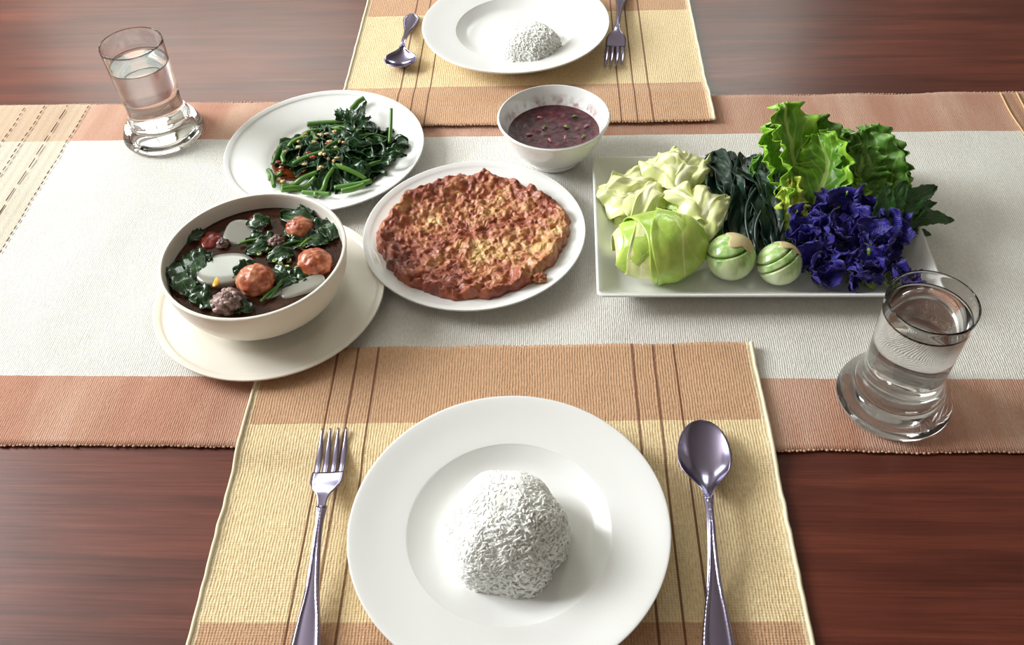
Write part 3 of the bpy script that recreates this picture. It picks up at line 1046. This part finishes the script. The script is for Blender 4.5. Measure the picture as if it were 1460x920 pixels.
for k in range(64):
    th = rs.random() * 2 * pi; q = sqrt(rs.random()) * .92
    x = hc.x + HRX * q * cos(th); y = hc.y + HRY * q * sin(th)
    if x < hc.x - .02 and rs.random() < .55: x = hc.x + abs(x - hc.x) * .8
    a = rs.random() * 2 * pi; Ln = rs.uniform(.018, .034)
    pts = []
    for t in (-1, -.3, .4, 1):
        xx, yy = x + t * Ln * cos(a), y + t * Ln * sin(a)
        rr = sqrt((xx - VP_[0]) ** 2 + (yy - VP_[1]) ** 2)
        zmin = VP_[2] + .0085 + max(0, rr - .07) * .32
        pts.append((xx, yy, max(zmin, hz(xx, yy) - .002 + .004 * noise.noise(Vector((xx * 60, yy * 60, k))))))
    fdir = (rs.uniform(-.5, .5), rs.uniform(-.5, .5), 1)
    v_, f_, u_ = leaf(pts, fdir, rs.uniform(.009, .018), 'heart' if k % 3 else 'long', .35, .0020, 2.0, k, 8, 14, .003)
    o = mesh('wilted_leaf', v_, f_, STIRLEAF, uvs=u_); solid(o, .0005)
    zn = zone(o, hc, 'stir-fried greens')
    tag(o, 'dark wilted leaf at the ' + zn, 'vegetable leaf', 'wilted leaves at the ' + zn)
# the leafy tip standing at the back of the heap
for k, (a, b) in enumerate([((508, 190), (522, 146)), ((500, 178), (500, 156)), ((512, 185), (528, 168)), ((556, 222), (583, 210)), ((545, 232), (580, 222)), ((490, 172), (480, 158))]):
    pa, pb = P(a[0], a[1], .026), P(b[0], b[1], .030)
    mid = pa.lerp(pb, .5) + Vector((0, 0, .005))
    v_, f_, u_ = leaf([tuple(pa), tuple(mid), tuple(pb)], (0, -.6, 1), .0095, 'heart', .4, .002, 3, 90 + k, 8, 14, .003)
    o = mesh('wilted_leaf', v_, f_, STIRLEAF, uvs=u_); solid(o, .0005)
    zn = zone(o, hc, 'stir-fried greens')
    tag(o, 'dark wilted leaf at the ' + zn, 'vegetable leaf', 'wilted leaves at the ' + zn)
GARL = M('fried_garlic', rough=0.35); GARL.color(GARL.mix(GARL.rnd(), rgb(196, 150, 96), rgb(232, 208, 156)))
CHR = M('red_chilli', rough=0.25); CHR.color(CHR.mix(CHR.rnd(), rgb(120, 26, 22), rgb(160, 60, 46)))
for k in range(34):
    if k < 24: u, v = rs.uniform(395, 500), rs.uniform(185, 262)
    else: u, v = [(433, 193), (436, 191), (458, 238), (455, 241), (466, 191), (490, 203), (404, 258), (398, 256), (440, 222), (425, 225)][k - 24]
    q = P(u, v, .03); q.z = hz(q.x, q.y) + .0042; q = P(u, v, q.z)
    o = mesh('garlic_piece', *ball(q, rs.uniform(.0016, .0042), rs.uniform(.0014, .0028), .0015, .7, 1.8, k, 14, 10), GARL)
    zn = zone(o, P(447, 222, .03), 'garlic scatter on the stir-fried greens')
    tag(o, 'pale fried garlic bit at the ' + zn, 'garlic', 'garlic bits at the ' + zn)
for k, (u, v) in enumerate([(392, 252), (398, 246), (402, 243), (386, 256), (440, 218), (446, 224), (397, 231), (468, 205), (384, 244)]):
    q = P(u, v, .024); q.z = hz(q.x, q.y) + .0035; q = P(u, v, q.z)
    o = mesh('red_chilli_piece', *ball(q, .0042, .0026, .0016, .3, 1.5, k + 50, 12, 8), CHR)
    tag(o, 'crushed dark red chilli piece on the stir-fried greens', 'chilli', 'red chilli pieces on the stir-fried greens')

# ------------------------------------------------------------------ soup
BZ = SB[2] + .0505
BROTH = M('clear_brown_broth', rgb(128, 84, 66), 0.05, Transmission_Weight=0.85, IOR=1.33)
pr = [(0, .0077), (.04, .0082), (.0602, .0122), (.0772, .0242), (.0876, .040), (.0901, .0500), (.0896, .0507), (.088, .0505), (.06, .0505), (.03, .0505), (0, .0505)]
o = mesh('soup_broth', *lathe(pr, 96, 4, SB), BROTH, origin=SB)
tag(o, 'clear dark brown broth in the soup bowl', 'broth', kind='stuff')
FB = M('orange_fish_ball', rough=0.35); _n = FB.noise(110, 5, .6)
FB.color(FB.ramp(_n, [(0.36, rgb(136, 62, 40)), (0.5, rgb(186, 100, 66)), (0.66, rgb(216, 150, 112))])); FB.bump(_n, .6, .0015)
for (u, v, r, lb) in [(428, 326, .0150, 'orange fried meatball at the back of the soup'), (449, 375, .0178, 'orange fried meatball at the right of the soup, against the bowl wall'),
                      (365, 400, .0195, 'largest orange fried meatball, at the front of the soup')]:
    q = P(u, v, BZ + r * .32)
    o = mesh('fried_meatball', *ball(q, r, r * .92, r * .8, .10, 3.0, u, 48, 32, 4), FB)
    tag(o, lb, 'meatball')
MP = M('minced_pork', rough=0.4); _n = MP.noise(140, 4, .6)
MP.color(MP.ramp(_n, [(0.36, rgb(92, 66, 64)), (0.52, rgb(146, 116, 108)), (0.68, rgb(196, 170, 158))])); MP.bump(_n, .8, .002)


def mince(c, r, seed):
    rn = random.Random(seed); parts = [ball(c, r * .8, r * .7, r * .6, .25, 2.5, seed, 24, 16)]
    for k in range(26):
        th, ph = rn.random() * 6.28, rn.uniform(-.2, 1.5)
        d = Vector((cos(ph) * cos(th), cos(ph) * sin(th), sin(ph) * .8))
        parts.append(ball(c + d * r * .72, r * rn.uniform(.16, .3), r * rn.uniform(.14, .24), r * .18, .3, 1.5, k, 9, 7))
    return join(*parts)


for (u, v, r, lb) in [(325, 432, .0185, 'grey minced pork lump at the front edge of the soup'), (394, 346, .0108, 'small grey minced pork lump in the middle of the soup'),
                      (318, 348, .008, 'small brown minced pork lump at the back left of the soup')]:
    q = P(u, v, BZ + r * .25)
    o = mesh('minced_pork_lump', *mince(q, r, u), MP); tag(o, lb, 'minced pork')
TOFU = M('pale_tofu', rgb(184, 182, 170), 0.15, Subsurface_Weight=0.2, Transmission_Weight=0.4)
TOFU.b.inputs['Subsurface Radius'].default_value = (.006, .006, .006); TOFU.b.inputs['Subsurface Scale'].default_value = 1


def slab(c, rx, ry, rz, rot, tilt=(0, 0), pw=4.0, nu=40, nv=20):
    """soft-edged super-ellipsoid slab"""
    sg = lambda v, e: math.copysign(abs(v) ** e, v)
    Rm = Matrix.Rotation(rot, 3, 'Z') @ Matrix.Rotation(tilt[0], 3, 'X') @ Matrix.Rotation(tilt[1], 3, 'Y')

    def f(a, b):
        th, ph = 2 * pi * a, pi * (b - .5)
        e = 2 / pw
        d = Vector((rx * sg(cos(ph), .35) * sg(cos(th), e), ry * sg(cos(ph), .35) * sg(sin(th), e), rz * sg(sin(ph), .5)))
        return tuple(Vector(c) + Rm @ d)
    vs, fs, _ = grid(nu, nv, f, wrap_u=True)
    return vs, fs


for nm, u, v, z, rx, ry, rz, rot, tl, pw, lb in [
    ('tofu_slice', 322, 386, BZ - .001, .031, .027, .0055, .2, (-.12, .05), 2.2, 'large round pale tofu slice at the left of the soup'),
    ('tofu_slice', 348, 334, BZ - .0015, .021, .019, .004, -.1, (.1, .1), 3.0, 'squarish translucent tofu slice at the back of the soup'),
    ('tofu_slice', 432, 410, BZ + .000, .024, .010, .004, .42, (0, -.1), 3.5, 'long pale tofu slice against the front right wall of the soup bowl'),
    ('tofu_slice', 400, 415, BZ - .002, .018, .007, .003, .6, (0, .1), 3.5, 'thin translucent tofu strip at the front of the soup')]:
    q = P(u, v, z)
    o = mesh(nm, *slab(q, rx, ry, rz, rot, tl, pw), TOFU); tag(o, lb, 'tofu')
TOM = M('tomato_flesh', rgb(120, 36, 26), 0.2)
q = P(300, 345, BZ - .002)
tag(mesh('tomato_piece', *ball(q, .013, .015, .006, .15, 2, 3), TOM), 'dark red tomato piece at the back left of the soup', 'tomato')
q = P(410, 325, BZ - .002)
q = P(366, 312, BZ - .002)
tag(mesh('tomato_piece', *ball(q, .009, .008, .004, .15, 2, 9), TOM), 'small red tomato piece by the back wall of the soup bowl', 'tomato')
YEL = M('yellow_carrot', rgb(236, 180, 60), .3)
q = P(309, 402, BZ + .0055)
tag(mesh('carrot_chip', *ball(q, .0038, .0075, .0018, .2, 2, 3, 16, 12), YEL), 'small yellow carrot chip lying on the round tofu slice', 'carrot')
ONI = M('spring_onion', rgb(176, 196, 120), .3)
for k in range(16):
    u, v = [(400, 375), (408, 382), (396, 388), (412, 372), (420, 398), (404, 365), (386, 362), (378, 356), (430, 350), (436, 346), (398, 402), (415, 388), (392, 372), (408, 395), (424, 384), (370, 362)][k]
    q = P(u, v, BZ + .002)
    r = .0028 + .0012 * (k % 3)
    vs, fs = [], []
    for i in range(12):
        a = i / 12 * 2 * pi
        for rr, zz in ((r, -.0012), (r, .0012), (r * .55, .0012), (r * .55, -.0012)): vs.append((q.x + rr * cos(a), q.y + rr * sin(a) * .8, q.z + zz + rr * cos(a) * .25))
    for i in range(12):
        j = (i + 1) % 12
        for e in range(4): fs.append((i * 4 + e, j * 4 + e, j * 4 + (e + 1) % 4, i * 4 + (e + 1) % 4))
    tag(mesh('spring_onion_ring', vs, fs, ONI), 'pale green spring onion ring floating between the meatballs in the soup', 'spring onion', 'spring onion rings in the soup')
for k, (a, b, wdt) in enumerate([((255, 372), (262, 420), .016), ((268, 360), (284, 408), .012), ((335, 395), (365, 376), .010), ((338, 408), (352, 386), .010), ((300, 424), (268, 428), .012), ((400, 306), (455, 330), .012),
                                 ((410, 350), (455, 340), .012), ((425, 345), (470, 345), .013), ((380, 372), (420, 362), .010), ((350, 362), (392, 352), .009), ((395, 410), (425, 385), .010), ((455, 318), (474, 345), .012), ((262, 345), (290, 330), .010), ((276, 378), (300, 362), .010), ((352, 322), (386, 318), .009), ((330, 440), (358, 446), .009), ((440, 335), (470, 320), .011), ((385, 388), (412, 400), .009), ((375, 335), (352, 348), .008), ((414, 402), (442, 392), .009),
                                 ((405, 330), (440, 345), .010), ((248, 395), (270, 425), .013), ((282, 438), (305, 428), .010), ((365, 352), (400, 338), .008), ((420, 305), (445, 312), .009)]):
    z = BZ + .0012 + .0006 * (k % 3)
    pa, pb = P(a[0], a[1], z), P(b[0], b[1], z)
    mid = pa.lerp(pb, .5) + Vector((.003, .002, .003))
    v_, f_, u_ = leaf([tuple(pa), tuple(mid), tuple(pb)], (.2, -.2, 1), wdt, 'long', .2, .0018, 2.5, 300 + k, 8, 14, .003)
    o = mesh('soup_leaf', v_, f_, SOUPLEAF, uvs=u_); solid(o, .0005)
    zn = zone(o, SB, 'soup bowl')
    tag(o, 'dark green boiled leaf floating at the ' + zn, 'vegetable leaf', 'green leaves at the ' + zn)
for k, (a, b) in enumerate([((398, 352), (432, 344)), ((428, 352), (446, 338)), ((385, 425), (415, 385)), ((340, 348), (372, 342)), ((372, 430), (402, 405))]):
    z = BZ + .0035
    pa, pb = P(a[0], a[1], z), P(b[0], b[1], z)
    tag(mesh('cut_green_stem', *tube([tuple(pa), tuple(pa.lerp(pb, .5) + Vector((0, .001, .001))), tuple(pb)], [.0014, .0017, .0012], 8), STEMG),
        'thin light green stem floating in the brown soup', 'vegetable stem', 'green stems in the soup')

# ------------------------------------------------------------------ platter vegetables
PZ = .0016 + .0072


def cab_leaf(c, yaw, Ln, Wd, arch, tilt, seed, k=0.0, fold=0.0, wrap=1.0):
    """broad soft leaf draped over a mound: local x across, y along, domed; big slow folds, wavy rim"""
    rn = random.Random(seed); p1, p2 = rn.random() * 6, rn.random() * 6
    Rm = Matrix.Rotation(yaw, 3, 'Z') @ Matrix.Rotation(tilt, 3, 'X')

    def f(a, b):
        u = a * 2 - 1; v = b * 2 - 1
        # square -> disc, then bend down over the mound
        X = u * sqrt(max(0, 1 - v * v / 2)); Y = v * sqrt(max(0, 1 - u * u / 2))
        r = sqrt(X * X + Y * Y)
        ang = math.atan2(Y, X)
        out = 1 + .10 * sin(3 * ang + p1) + .05 * sin(7 * ang + p2)
        x = X * Wd * out; y = Y * Ln * out
        z = arch * (1 - wrap * (X * X * .9 + Y * Y * .8))
        nz = noise.fractal(Vector((X * 1.3 + seed, Y * 1.3, seed * .7)), 1, 2, 2)
        z += arch * .34 * nz + fold * arch * abs(X + .3 * nz) ** 1.2
        rd = noise.noise(Vector((X * 2.2 + seed, Y * .9 + seed, 3.3))); z += arch * .20 * (1 - min(1, abs(rd) * 4)) * min(1, r * 1.5)
        z += .0060 * r ** 3 * sin(4 * ang + p2 + 2 * nz) + .0012 * r ** 5 * sin(13 * ang + p1)
        x += .0035 * r ** 3 * sin(6 * ang + p1)
        q = Vector(c) + Rm @ Vector((x, y, z + k))
        q.z = max(q.z, PZ + .0008 + max(0, k) * .1)
        return tuple(q)
    return grid(48, 48, f)


def cabbage(label, c, leaves):
    root = empty('cabbage_wedge', (c[0], c[1], PZ), 0)
    for k, (dx, dy, dz_, yaw, Ln, Wd, arch, tilt, fold, m_) in enumerate(leaves):
        v_, f_, u_ = cab_leaf((c[0] + dx, c[1] + dy, c[2] + dz_), yaw, Ln, Wd, arch, tilt, int(c[0] * 9999) % 97 + k * 3, .0, fold)
        o = mesh('leaf', v_, f_, m_, root, uvs=u_); solid(o, .0007, 0)
    tag(root, label, 'cabbage')


A_ = P(893, 284, .020); B_ = P(962, 255, .026); C_ = P(1000, 306, .026); D_ = P(938, 362, .024)
cabbage('pale steamed cabbage piece lying at the back left corner of the platter', (A_.x + .012, A_.y, .010),
        [(0, 0, 0, .4, .040, .032, .026, 0, 0, CABP), (-.012, -.008, .003, 1.1, .040, .026, .022, .15, .3, CABP), (.012, -.010, .006, -.5, .042, .024, .022, -.1, .4, CABP), (-.004, .012, .010, 1.9, .036, .024, .022, .25, .2, CABP),
         (.004, -.022, .002, .2, .030, .026, .018, .2, -.2, CABP)])
cabbage('pale yellow steamed cabbage piece at the back, highest of the cabbage', (B_.x, B_.y, .016),
        [(0, 0, 0, .1, .040, .044, .032, 0, 0, CABP), (-.010, -.004, .010, .8, .036, .026, .026, .1, .3, CABP), (.014, -.008, .008, -.6, .038, .024, .026, .25, .4, CABP), (.002, .008, .018, 1.6, .026, .034, .018, .1, -.3, CABP)])
cabbage('yellow-green steamed cabbage piece leaning behind the whole eggplant', (C_.x, C_.y, .014),
        [(0, 0, 0, .3, .036, .040, .030, 0, 0, CABG), (.008, -.004, .006, -.5, .036, .028, .030, .35, .3, CABP), (-.014, .004, .010, .9, .034, .024, .024, .2, .5, CABP), (.014, .004, .006, -1.1, .030, .024, .026, .3, -.2, CABP)])


def cab_roll(c, rad, yaw, layers):
    """tightly wrapped wedge: shells round a nearly level axis, each ending a little further from the cut end"""
    root = empty('cabbage_wedge', (c[0], c[1], PZ))
    Rz = Matrix.Rotation(yaw, 3, 'Z')
    for n_, (k, b0, b1, m_, tw) in enumerate(layers):
        def f(a, b, k=k, b0=b0, b1=b1, tw=tw, n_=n_):
            bb = b0 + (.22 * sin(a * 3.4 + n_ * 2.1) + .07 * sin(a * 11 + n_)) * (1 if b0 > -.9 else 0)
            t = max(bb, -.97) + (b1 - max(bb, -.97)) * b                       # along the axis, -1 cut end .. 1 far end
            prof = sqrt(max(0.0, 1 - abs(t * .98) ** 2.0)) * (1.0 + .10 * (1 - t) * .5)
            th = -.75 + (pi + 1.5) * a + tw * t
            w_ = 1 + .075 * noise.fractal(Vector((a * 3.2, t * 1.8, n_ * 3.3)), 1, 2, 3) + .022 * sin(a * 15 + t * 6 + n_) * (.5 + .5 * t)
            if b < .12: w_ += .05 * (1 - b / .12) * (1 + .6 * sin(a * 17 + n_))
            q = Vector((t * rad[0], rad[1] * prof * k * w_ * cos(th), rad[2] * prof * k * w_ * sin(th)))
            q = Vector(c) + Rz @ q
            q.z = max(q.z, PZ + .0007 + n_ * .0003)
            return tuple(q)
        v_, f_, u_ = grid(44, 34, f)
        solid(mesh('leaf', v_, f_, m_, root, uvs=[(b, a) for a, b in u_]), .0012, 0)
    return root


tag(cab_roll((D_.x, D_.y, PZ + .026), (.053, .037, .033), .12, [(.92, -.92, 1.0, CABP, .1), (.98, -.66, .98, CABG, .2), (1.05, -.38, .99, CABG, -.3), (1.0, -.78, -.2, CABP, .3), (1.09, -.02, .98, CABG, .5)]),
    'green rolled cabbage piece in front of the pale cabbage', 'cabbage')

EGG = M('green_eggplant_skin', rough=0.18); _x, _y, _z = EGG.xyz()
_n = EGG.noise(1.0, 4, .6, EGG.map((90, 90, 22)))
EGG.color(EGG.ramp(EGG.math('ADD', _n, EGG.math('MULTIPLY', _z, 9)), [(0.5, rgb(232, 238, 208)), (0.78, rgb(200, 222, 158)), (1.0, rgb(136, 184, 88))]))
EGG.b.inputs['Coat Weight'].default_value = .5
CUT = M('eggplant_cut_face', rgb(206, 188, 140), .5)


def eggplant(u, v, r, label, grooves, axis, capdir):
    q = P(u, v, PZ + r * .9)
    root = empty('eggplant', (q.x, q.y, PZ))
    ax = Vector(axis).normalized()

    def fn(d):
        k = 1.0
        for g in grooves:
            e = abs(d.dot(ax) - g)
            k *= 1 - .22 * math.exp(-(e / .035) ** 2)
        return k
    mesh('body', *ball((q.x, q.y, PZ + r * .93), r, r, r * .93, 0, nu=120, nv=90, fn=fn), EGG, root)
    cd_ = Vector(capdir).normalized(); cc = Vector((q.x, q.y, PZ + r * .93))
    b1 = cd_.orthogonal().normalized(); b2 = cd_.cross(b1)

    def cap(a, b):
        th = 2 * pi * a; al = b * .62 * (1 + .22 * cos(4 * th))
        d = cd_ * cos(al) + (b1 * cos(th) + b2 * sin(th)) * sin(al)
        return tuple(cc + Vector((d.x, d.y, d.z * .93)) * (r * (1.035 - .03 * b)))
    vs, fs, _ = grid(40, 8, cap, wrap_u=True)
    solid(mesh('calyx', vs, fs, CUT, root), .0012, 0)
    tag(root, label, 'eggplant')


eggplant(1042, 367, .0262, 'whole round green eggplant in front of the cabbage on the platter', [.45], (-.3, .3, .9), (.35, .15, .92))
eggplant(1111, 377, .0238, 'round green eggplant cut into slices, beside the blue flowers', [.12, .52], (-.55, .45, .75), (.45, .55, .75))

# boiled dark greens
rb = random.Random(5)
root = None
bc = P(1062, 290, .03)
for k in range(34):
    t = rb.random()
    u0, v0 = rb.uniform(1000, 1105), rb.uniform(222, 262)
    u1, v1 = u0 + rb.uniform(-14, 45), v0 + rb.uniform(60, 135)
    u1 = min(max(u1, 1050), 1120); v1 = min(v1, 395)
    hgt = .020 + .034 * rb.random()
    a, b = P(u0, v0, hgt * .85), P(u1, v1, .014 + .012 * rb.random())
    mid = a.lerp(b, .4) + Vector((rb.uniform(-.012, .012), 0, .008 + .012 * rb.random()))
    mid2 = a.lerp(b, .75) + Vector((rb.uniform(-.012, .012), 0, .004))
    v_, f_, u_ = leaf([tuple(a), tuple(mid), tuple(mid2), tuple(b)], (rb.uniform(-.5, .5), -.4, 1), rb.uniform(.011, .021), 'long' if k % 2 else 'heart', .45, .0030, 2.5, 500 + k, 8, 22, .006)
    o = mesh('boiled_leaf', v_, f_, BOILED, uvs=u_); solid(o, .0005)
    zn = zone(o, bc, 'boiled bundle between cabbage and lettuce')
    tag(o, 'limp dark green leaf at the ' + zn, 'vegetable leaf', 'boiled leaves at the ' + zn)
for k, (pts) in enumerate([[(1078, 268), (1066, 290), (1064, 320), (1072, 352)], [(1092, 262), (1094, 280), (1092, 300), (1086, 318)], [(1050, 240), (1072, 255), (1082, 275), (1080, 300)], [(1086, 300), (1078, 320), (1078, 345), (1084, 368)]]):
    q = [tuple(P(u, v, .062 - .010 * i)) for i, (u, v) in enumerate(pts)]
    tag(mesh('green_stalk', *tube(q, [.0014, .0018, .0018, .0014], 8), BOILED), 'thin dark stem in the bundle of boiled greens on the platter', 'vegetable stem', 'boiled stems on the platter')

# lettuce
def lettuce(label, leaves, seed):
    root = empty('lettuce_head', tuple(Vector((leaves[0][0][0][0], leaves[0][0][0][1], PZ))))
    for k, (pts, face, wd_, shp, cup, ruf, m_) in enumerate(leaves):
        v_, f_, u_ = leaf(pts, face, wd_, shp, cup, ruf, 6.5, seed + k, 26, 54, .006)
        v_ = [(x, y, max(z, PZ + .001)) for x, y, z in v_]
        o = mesh('leaf', v_, f_, m_, root, uvs=u_); solid(o, .0008)
    tag(root, label, 'lettuce')


def PP(*a): return [tuple(P(u, v, z)) for u, v, z in a]


lettuce('tall bright green ruffled lettuce wedge standing at the back of the platter', [
    (PP((1138, 345, .016), (1140, 280, .045), (1128, 205, .080), (1112, 148, .112)), (.55, -.75, .5), .034, 'lettuce', .45, .0065, LETTUCE),
    (PP((1145, 340, .014), (1165, 285, .045), (1180, 235, .070), (1165, 190, .092)), (-.5, -.8, .5), .030, 'lettuce', .5, .006, LETTUCE),
    (PP((1135, 345, .014), (1110, 280, .040), (1095, 225, .066), (1092, 180, .085)), (.7, -.6, .4), .022, 'lettuce', .5, .006, LETTUCE),
    (PP((1140, 350, .016), (1136, 325, .036), (1130, 290, .055), (1128, 255, .068)), (-.1, -.9, .5), .017, 'lettuce', -.3, .006, LETTUCEY),
    (PP((1150, 330, .010), (1172, 270, .034), (1165, 215, .060), (1145, 170, .088)), (0, -.7, .7), .036, 'lettuce', .3, .006, LETTUCED),
    (PP((1160, 330, .012), (1190, 290, .034), (1198, 262, .050), (1196, 236, .062)), (-.4, -.9, .5), .022, 'lettuce', .3, .005, LETTUCE),
    (PP((1130, 330, .012), (1102, 300, .024), (1086, 262, .040), (1080, 225, .052)), (.4, -.6, .7), .016, 'lettuce', .3, .005, LETTUCED),
], 700)
lettuce('rounder dark green lettuce head at the back right of the platter', [
    (PP((1235, 335, .014), (1238, 290, .036), (1240, 240, .062), (1222, 188, .092)), (0, -.85, .5), .036, 'lettuce', .45, .0055, LETTUCED),
    (PP((1240, 335, .014), (1264, 290, .034), (1278, 240, .056), (1262, 196, .078)), (-.8, -.5, .4), .024, 'lettuce', .5, .005, LETTUCED),
    (PP((1230, 335, .014), (1206, 290, .036), (1196, 235, .062), (1204, 188, .086)), (.8, -.5, .4), .030, 'lettuce', .5, .005, LETTUCED),
    (PP((1228, 338, .016), (1222, 312, .034), (1216, 285, .050), (1208, 258, .064)), (-.2, -.9, .4), .021, 'lettuce', -.25, .005, LETTUCE),
    (PP((1238, 338, .016), (1252, 305, .034), (1256, 275, .048), (1252, 246, .060)), (-.3, -.9, .4), .019, 'lettuce', -.3, .005, LETTUCE),
    (PP((1235, 330, .010), (1240, 280, .030), (1246, 235, .050), (1240, 178, .082)), (.1, -.7, .7), .036, 'lettuce', .25, .005, LETTUCED),
    (PP((1232, 330, .014), (1228, 275, .046), (1226, 240, .064), (1232, 210, .078)), (.1, -.8, .5), .026, 'lettuce', .6, .005, LETTUCED),
    (PP((1245, 330, .012), (1268, 305, .026), (1284, 270, .040), (1284, 235, .052)), (-.8, -.5, .5), .015, 'lettuce', .3, .005, LETTUCED),
], 760)

# herb sprig
hr = empty('herb_sprig', tuple(Vector((P(1262, 330, 0).x, P(1262, 330, 0).y, PZ))))
hl = [((1258, 325, .046), (1264, 262, .066), .017), ((1268, 312, .048), (1336, 266, .050), .020), ((1275, 318, .042), (1360, 315, .020), .010), ((1272, 328, .028), (1326, 336, .014), .012), ((1266, 308, .050), (1292, 258, .064), .015),
      ((1262, 335, .030), (1296, 348, .024), .012), ((1256, 322, .036), (1240, 285, .046), .012), ((1282, 312, .044), (1334, 290, .044), .014), ((1270, 330, .030), (1310, 322, .026), .014)]
for k, (a, b, wd_) in enumerate(hl):
    pa, pb = P(*a), P(*b)
    mid = pa.lerp(pb, .5) + Vector((0, 0, .006))
    v_, f_, u_ = leaf([tuple(pa), tuple(mid), tuple(pb)], (.1, -.5, 1), wd_, 'heart' if k != 2 else 'long', .25, .001, 2, 820 + k, 10, 36, .002, .16)
    solid(mesh('leaf', v_, f_, HERB, hr, uvs=u_), .0006)
mesh('stem', *tube([tuple(P(1250, 345, .018)), tuple(P(1262, 330, .030)), tuple(P(1285, 315, .036)), tuple(P(1300, 308, .036))], [.0022, .0022, .0018, .0012], 8), HERB, hr)
tag(hr, 'sprig of dark serrated herb leaves overhanging the right end of the platter', 'herb sprig')

# butterfly pea flowers
def make_flower(seed):
    r = empty('blue_flower', (0, 0, 0))
    rn = random.Random(seed)
    f1_ = rn.uniform(.2, .6)
    v_, f_, u_ = leaf([(0, 0, 0), (0, .007, .006), (0, .017, .011), (0, .025, .009 + .008 * rn.random())], (0, -.3, 1), .0172, 'fan', f1_, .0024, 2.4, seed, 16, 18, .003)
    solid(mesh('banner_petal', v_, f_, PETAL, r, uvs=u_, local=True), .0004)
    for sx in (-1, 1):
        v_, f_, u_ = leaf([(0, .002, .002), (sx * .006, .004, .008), (sx * .010, .008, .012 + .004 * rn.random())], (sx * .6, -.8, .4), .0062, 'round', .4, .0015, 2, seed + 3 + sx, 8, 10, .002)
        solid(mesh('wing_petal', v_, f_, PETAL, r, uvs=u_, local=True), .0004)
    mesh('calyx', *tube([(0, .003, .001), (0, -.004, -.001), (0, -.010, -.003)], [.0022, .0026, .0010], 8), CALYX, r, local=True)
    return r


protos = [make_flower(900 + 10 * k) for k in range(5)]
FLAB = 'deep blue pea flower in the pile at the right of the platter'
fp = []
rf = random.Random(77)
# (u, v, height) seats of the pile
for row, (v, u0, u1, z, n) in enumerate([(402, 1158, 1282, .014, 6), (392, 1150, 1280, .018, 7), (380, 1142, 1282, .022, 7), (366, 1136, 1284, .026, 7), (352, 1132, 1284, .030, 8), (338, 1132, 1280, .033, 7), (324, 1138, 1268, .036, 6), (311, 1158, 1245, .037, 5), (300, 1178, 1225, .040, 3)]):
    for k in range(n):
        fp.append((u0 + (u1 - u0) * (k + .5) / n + rf.uniform(-6, 6), v + rf.uniform(-6, 6), z + rf.uniform(-.004, .004)))
spec = [(1190, 300, .046, 'deep blue pea flower on top of the pile, against the light lettuce'),
        (1132, 332, .036, 'deep blue pea flower at the left end of the pile, above the sliced eggplant'),
        (1240, 352, .044, 'deep blue pea flower showing its pale throat in the middle of the pile'),
        (1294, 403, .018, 'lone bright blue pea flower on the platter corner seen behind the glass rim')]
used = set()
for k, (u, v, z) in enumerate(fp + [s_[:3] for s_ in spec]):
    i = k % 5
    o = protos[i] if i not in used else copy_tree(protos[i])
    used.add(i)
    q = P(u, v, z)
    o.location = q
    e = (rf.uniform(-.4, 1.1), rf.uniform(-.7, .7), rf.uniform(-pi, pi))
    if k >= len(fp): e = [(.9, 0, .3), (.6, .3, 1.0), (.15, .0, -.2), (.3, 0, 2.5)][k - len(fp)]
    o.rotation_euler = e
    s_ = rf.uniform(.85, 1.1) if k < len(fp) else 1.0
    o.scale = (s_, s_, s_)
    zn = ('at the front edge of the pile, over the platter rim' if v > 385 else 'at the back of the pile, under the lettuce' if v < 328 else 'on the left flank of the pile, beside the sliced eggplant' if u < 1180
          else 'on the right flank of the pile, below the herb sprig' if u > 1250 else 'in the middle of the pile')
    if k < len(fp): tag(o, 'deep blue pea flower ' + zn, 'flower', 'blue pea flowers ' + zn)
    else: tag(o, spec[k - len(fp)][3], 'flower', 'blue pea flowers piled on the platter')
q = P(1232, 402, .018)
v_, f_, u_ = leaf([tuple(P(1228, 388, .020)), tuple(P(1236, 398, .020)), tuple(P(1244, 412, .014))], (0, -.6, 1), .0048, 'long', .5, .001, 2, 990, 8, 14)
o = mesh('flower_bud', v_, f_, CALYX, uvs=u_); solid(o, .0016)
tag(o, 'pale green flower bud at the front edge of the blue flowers', 'flower bud')
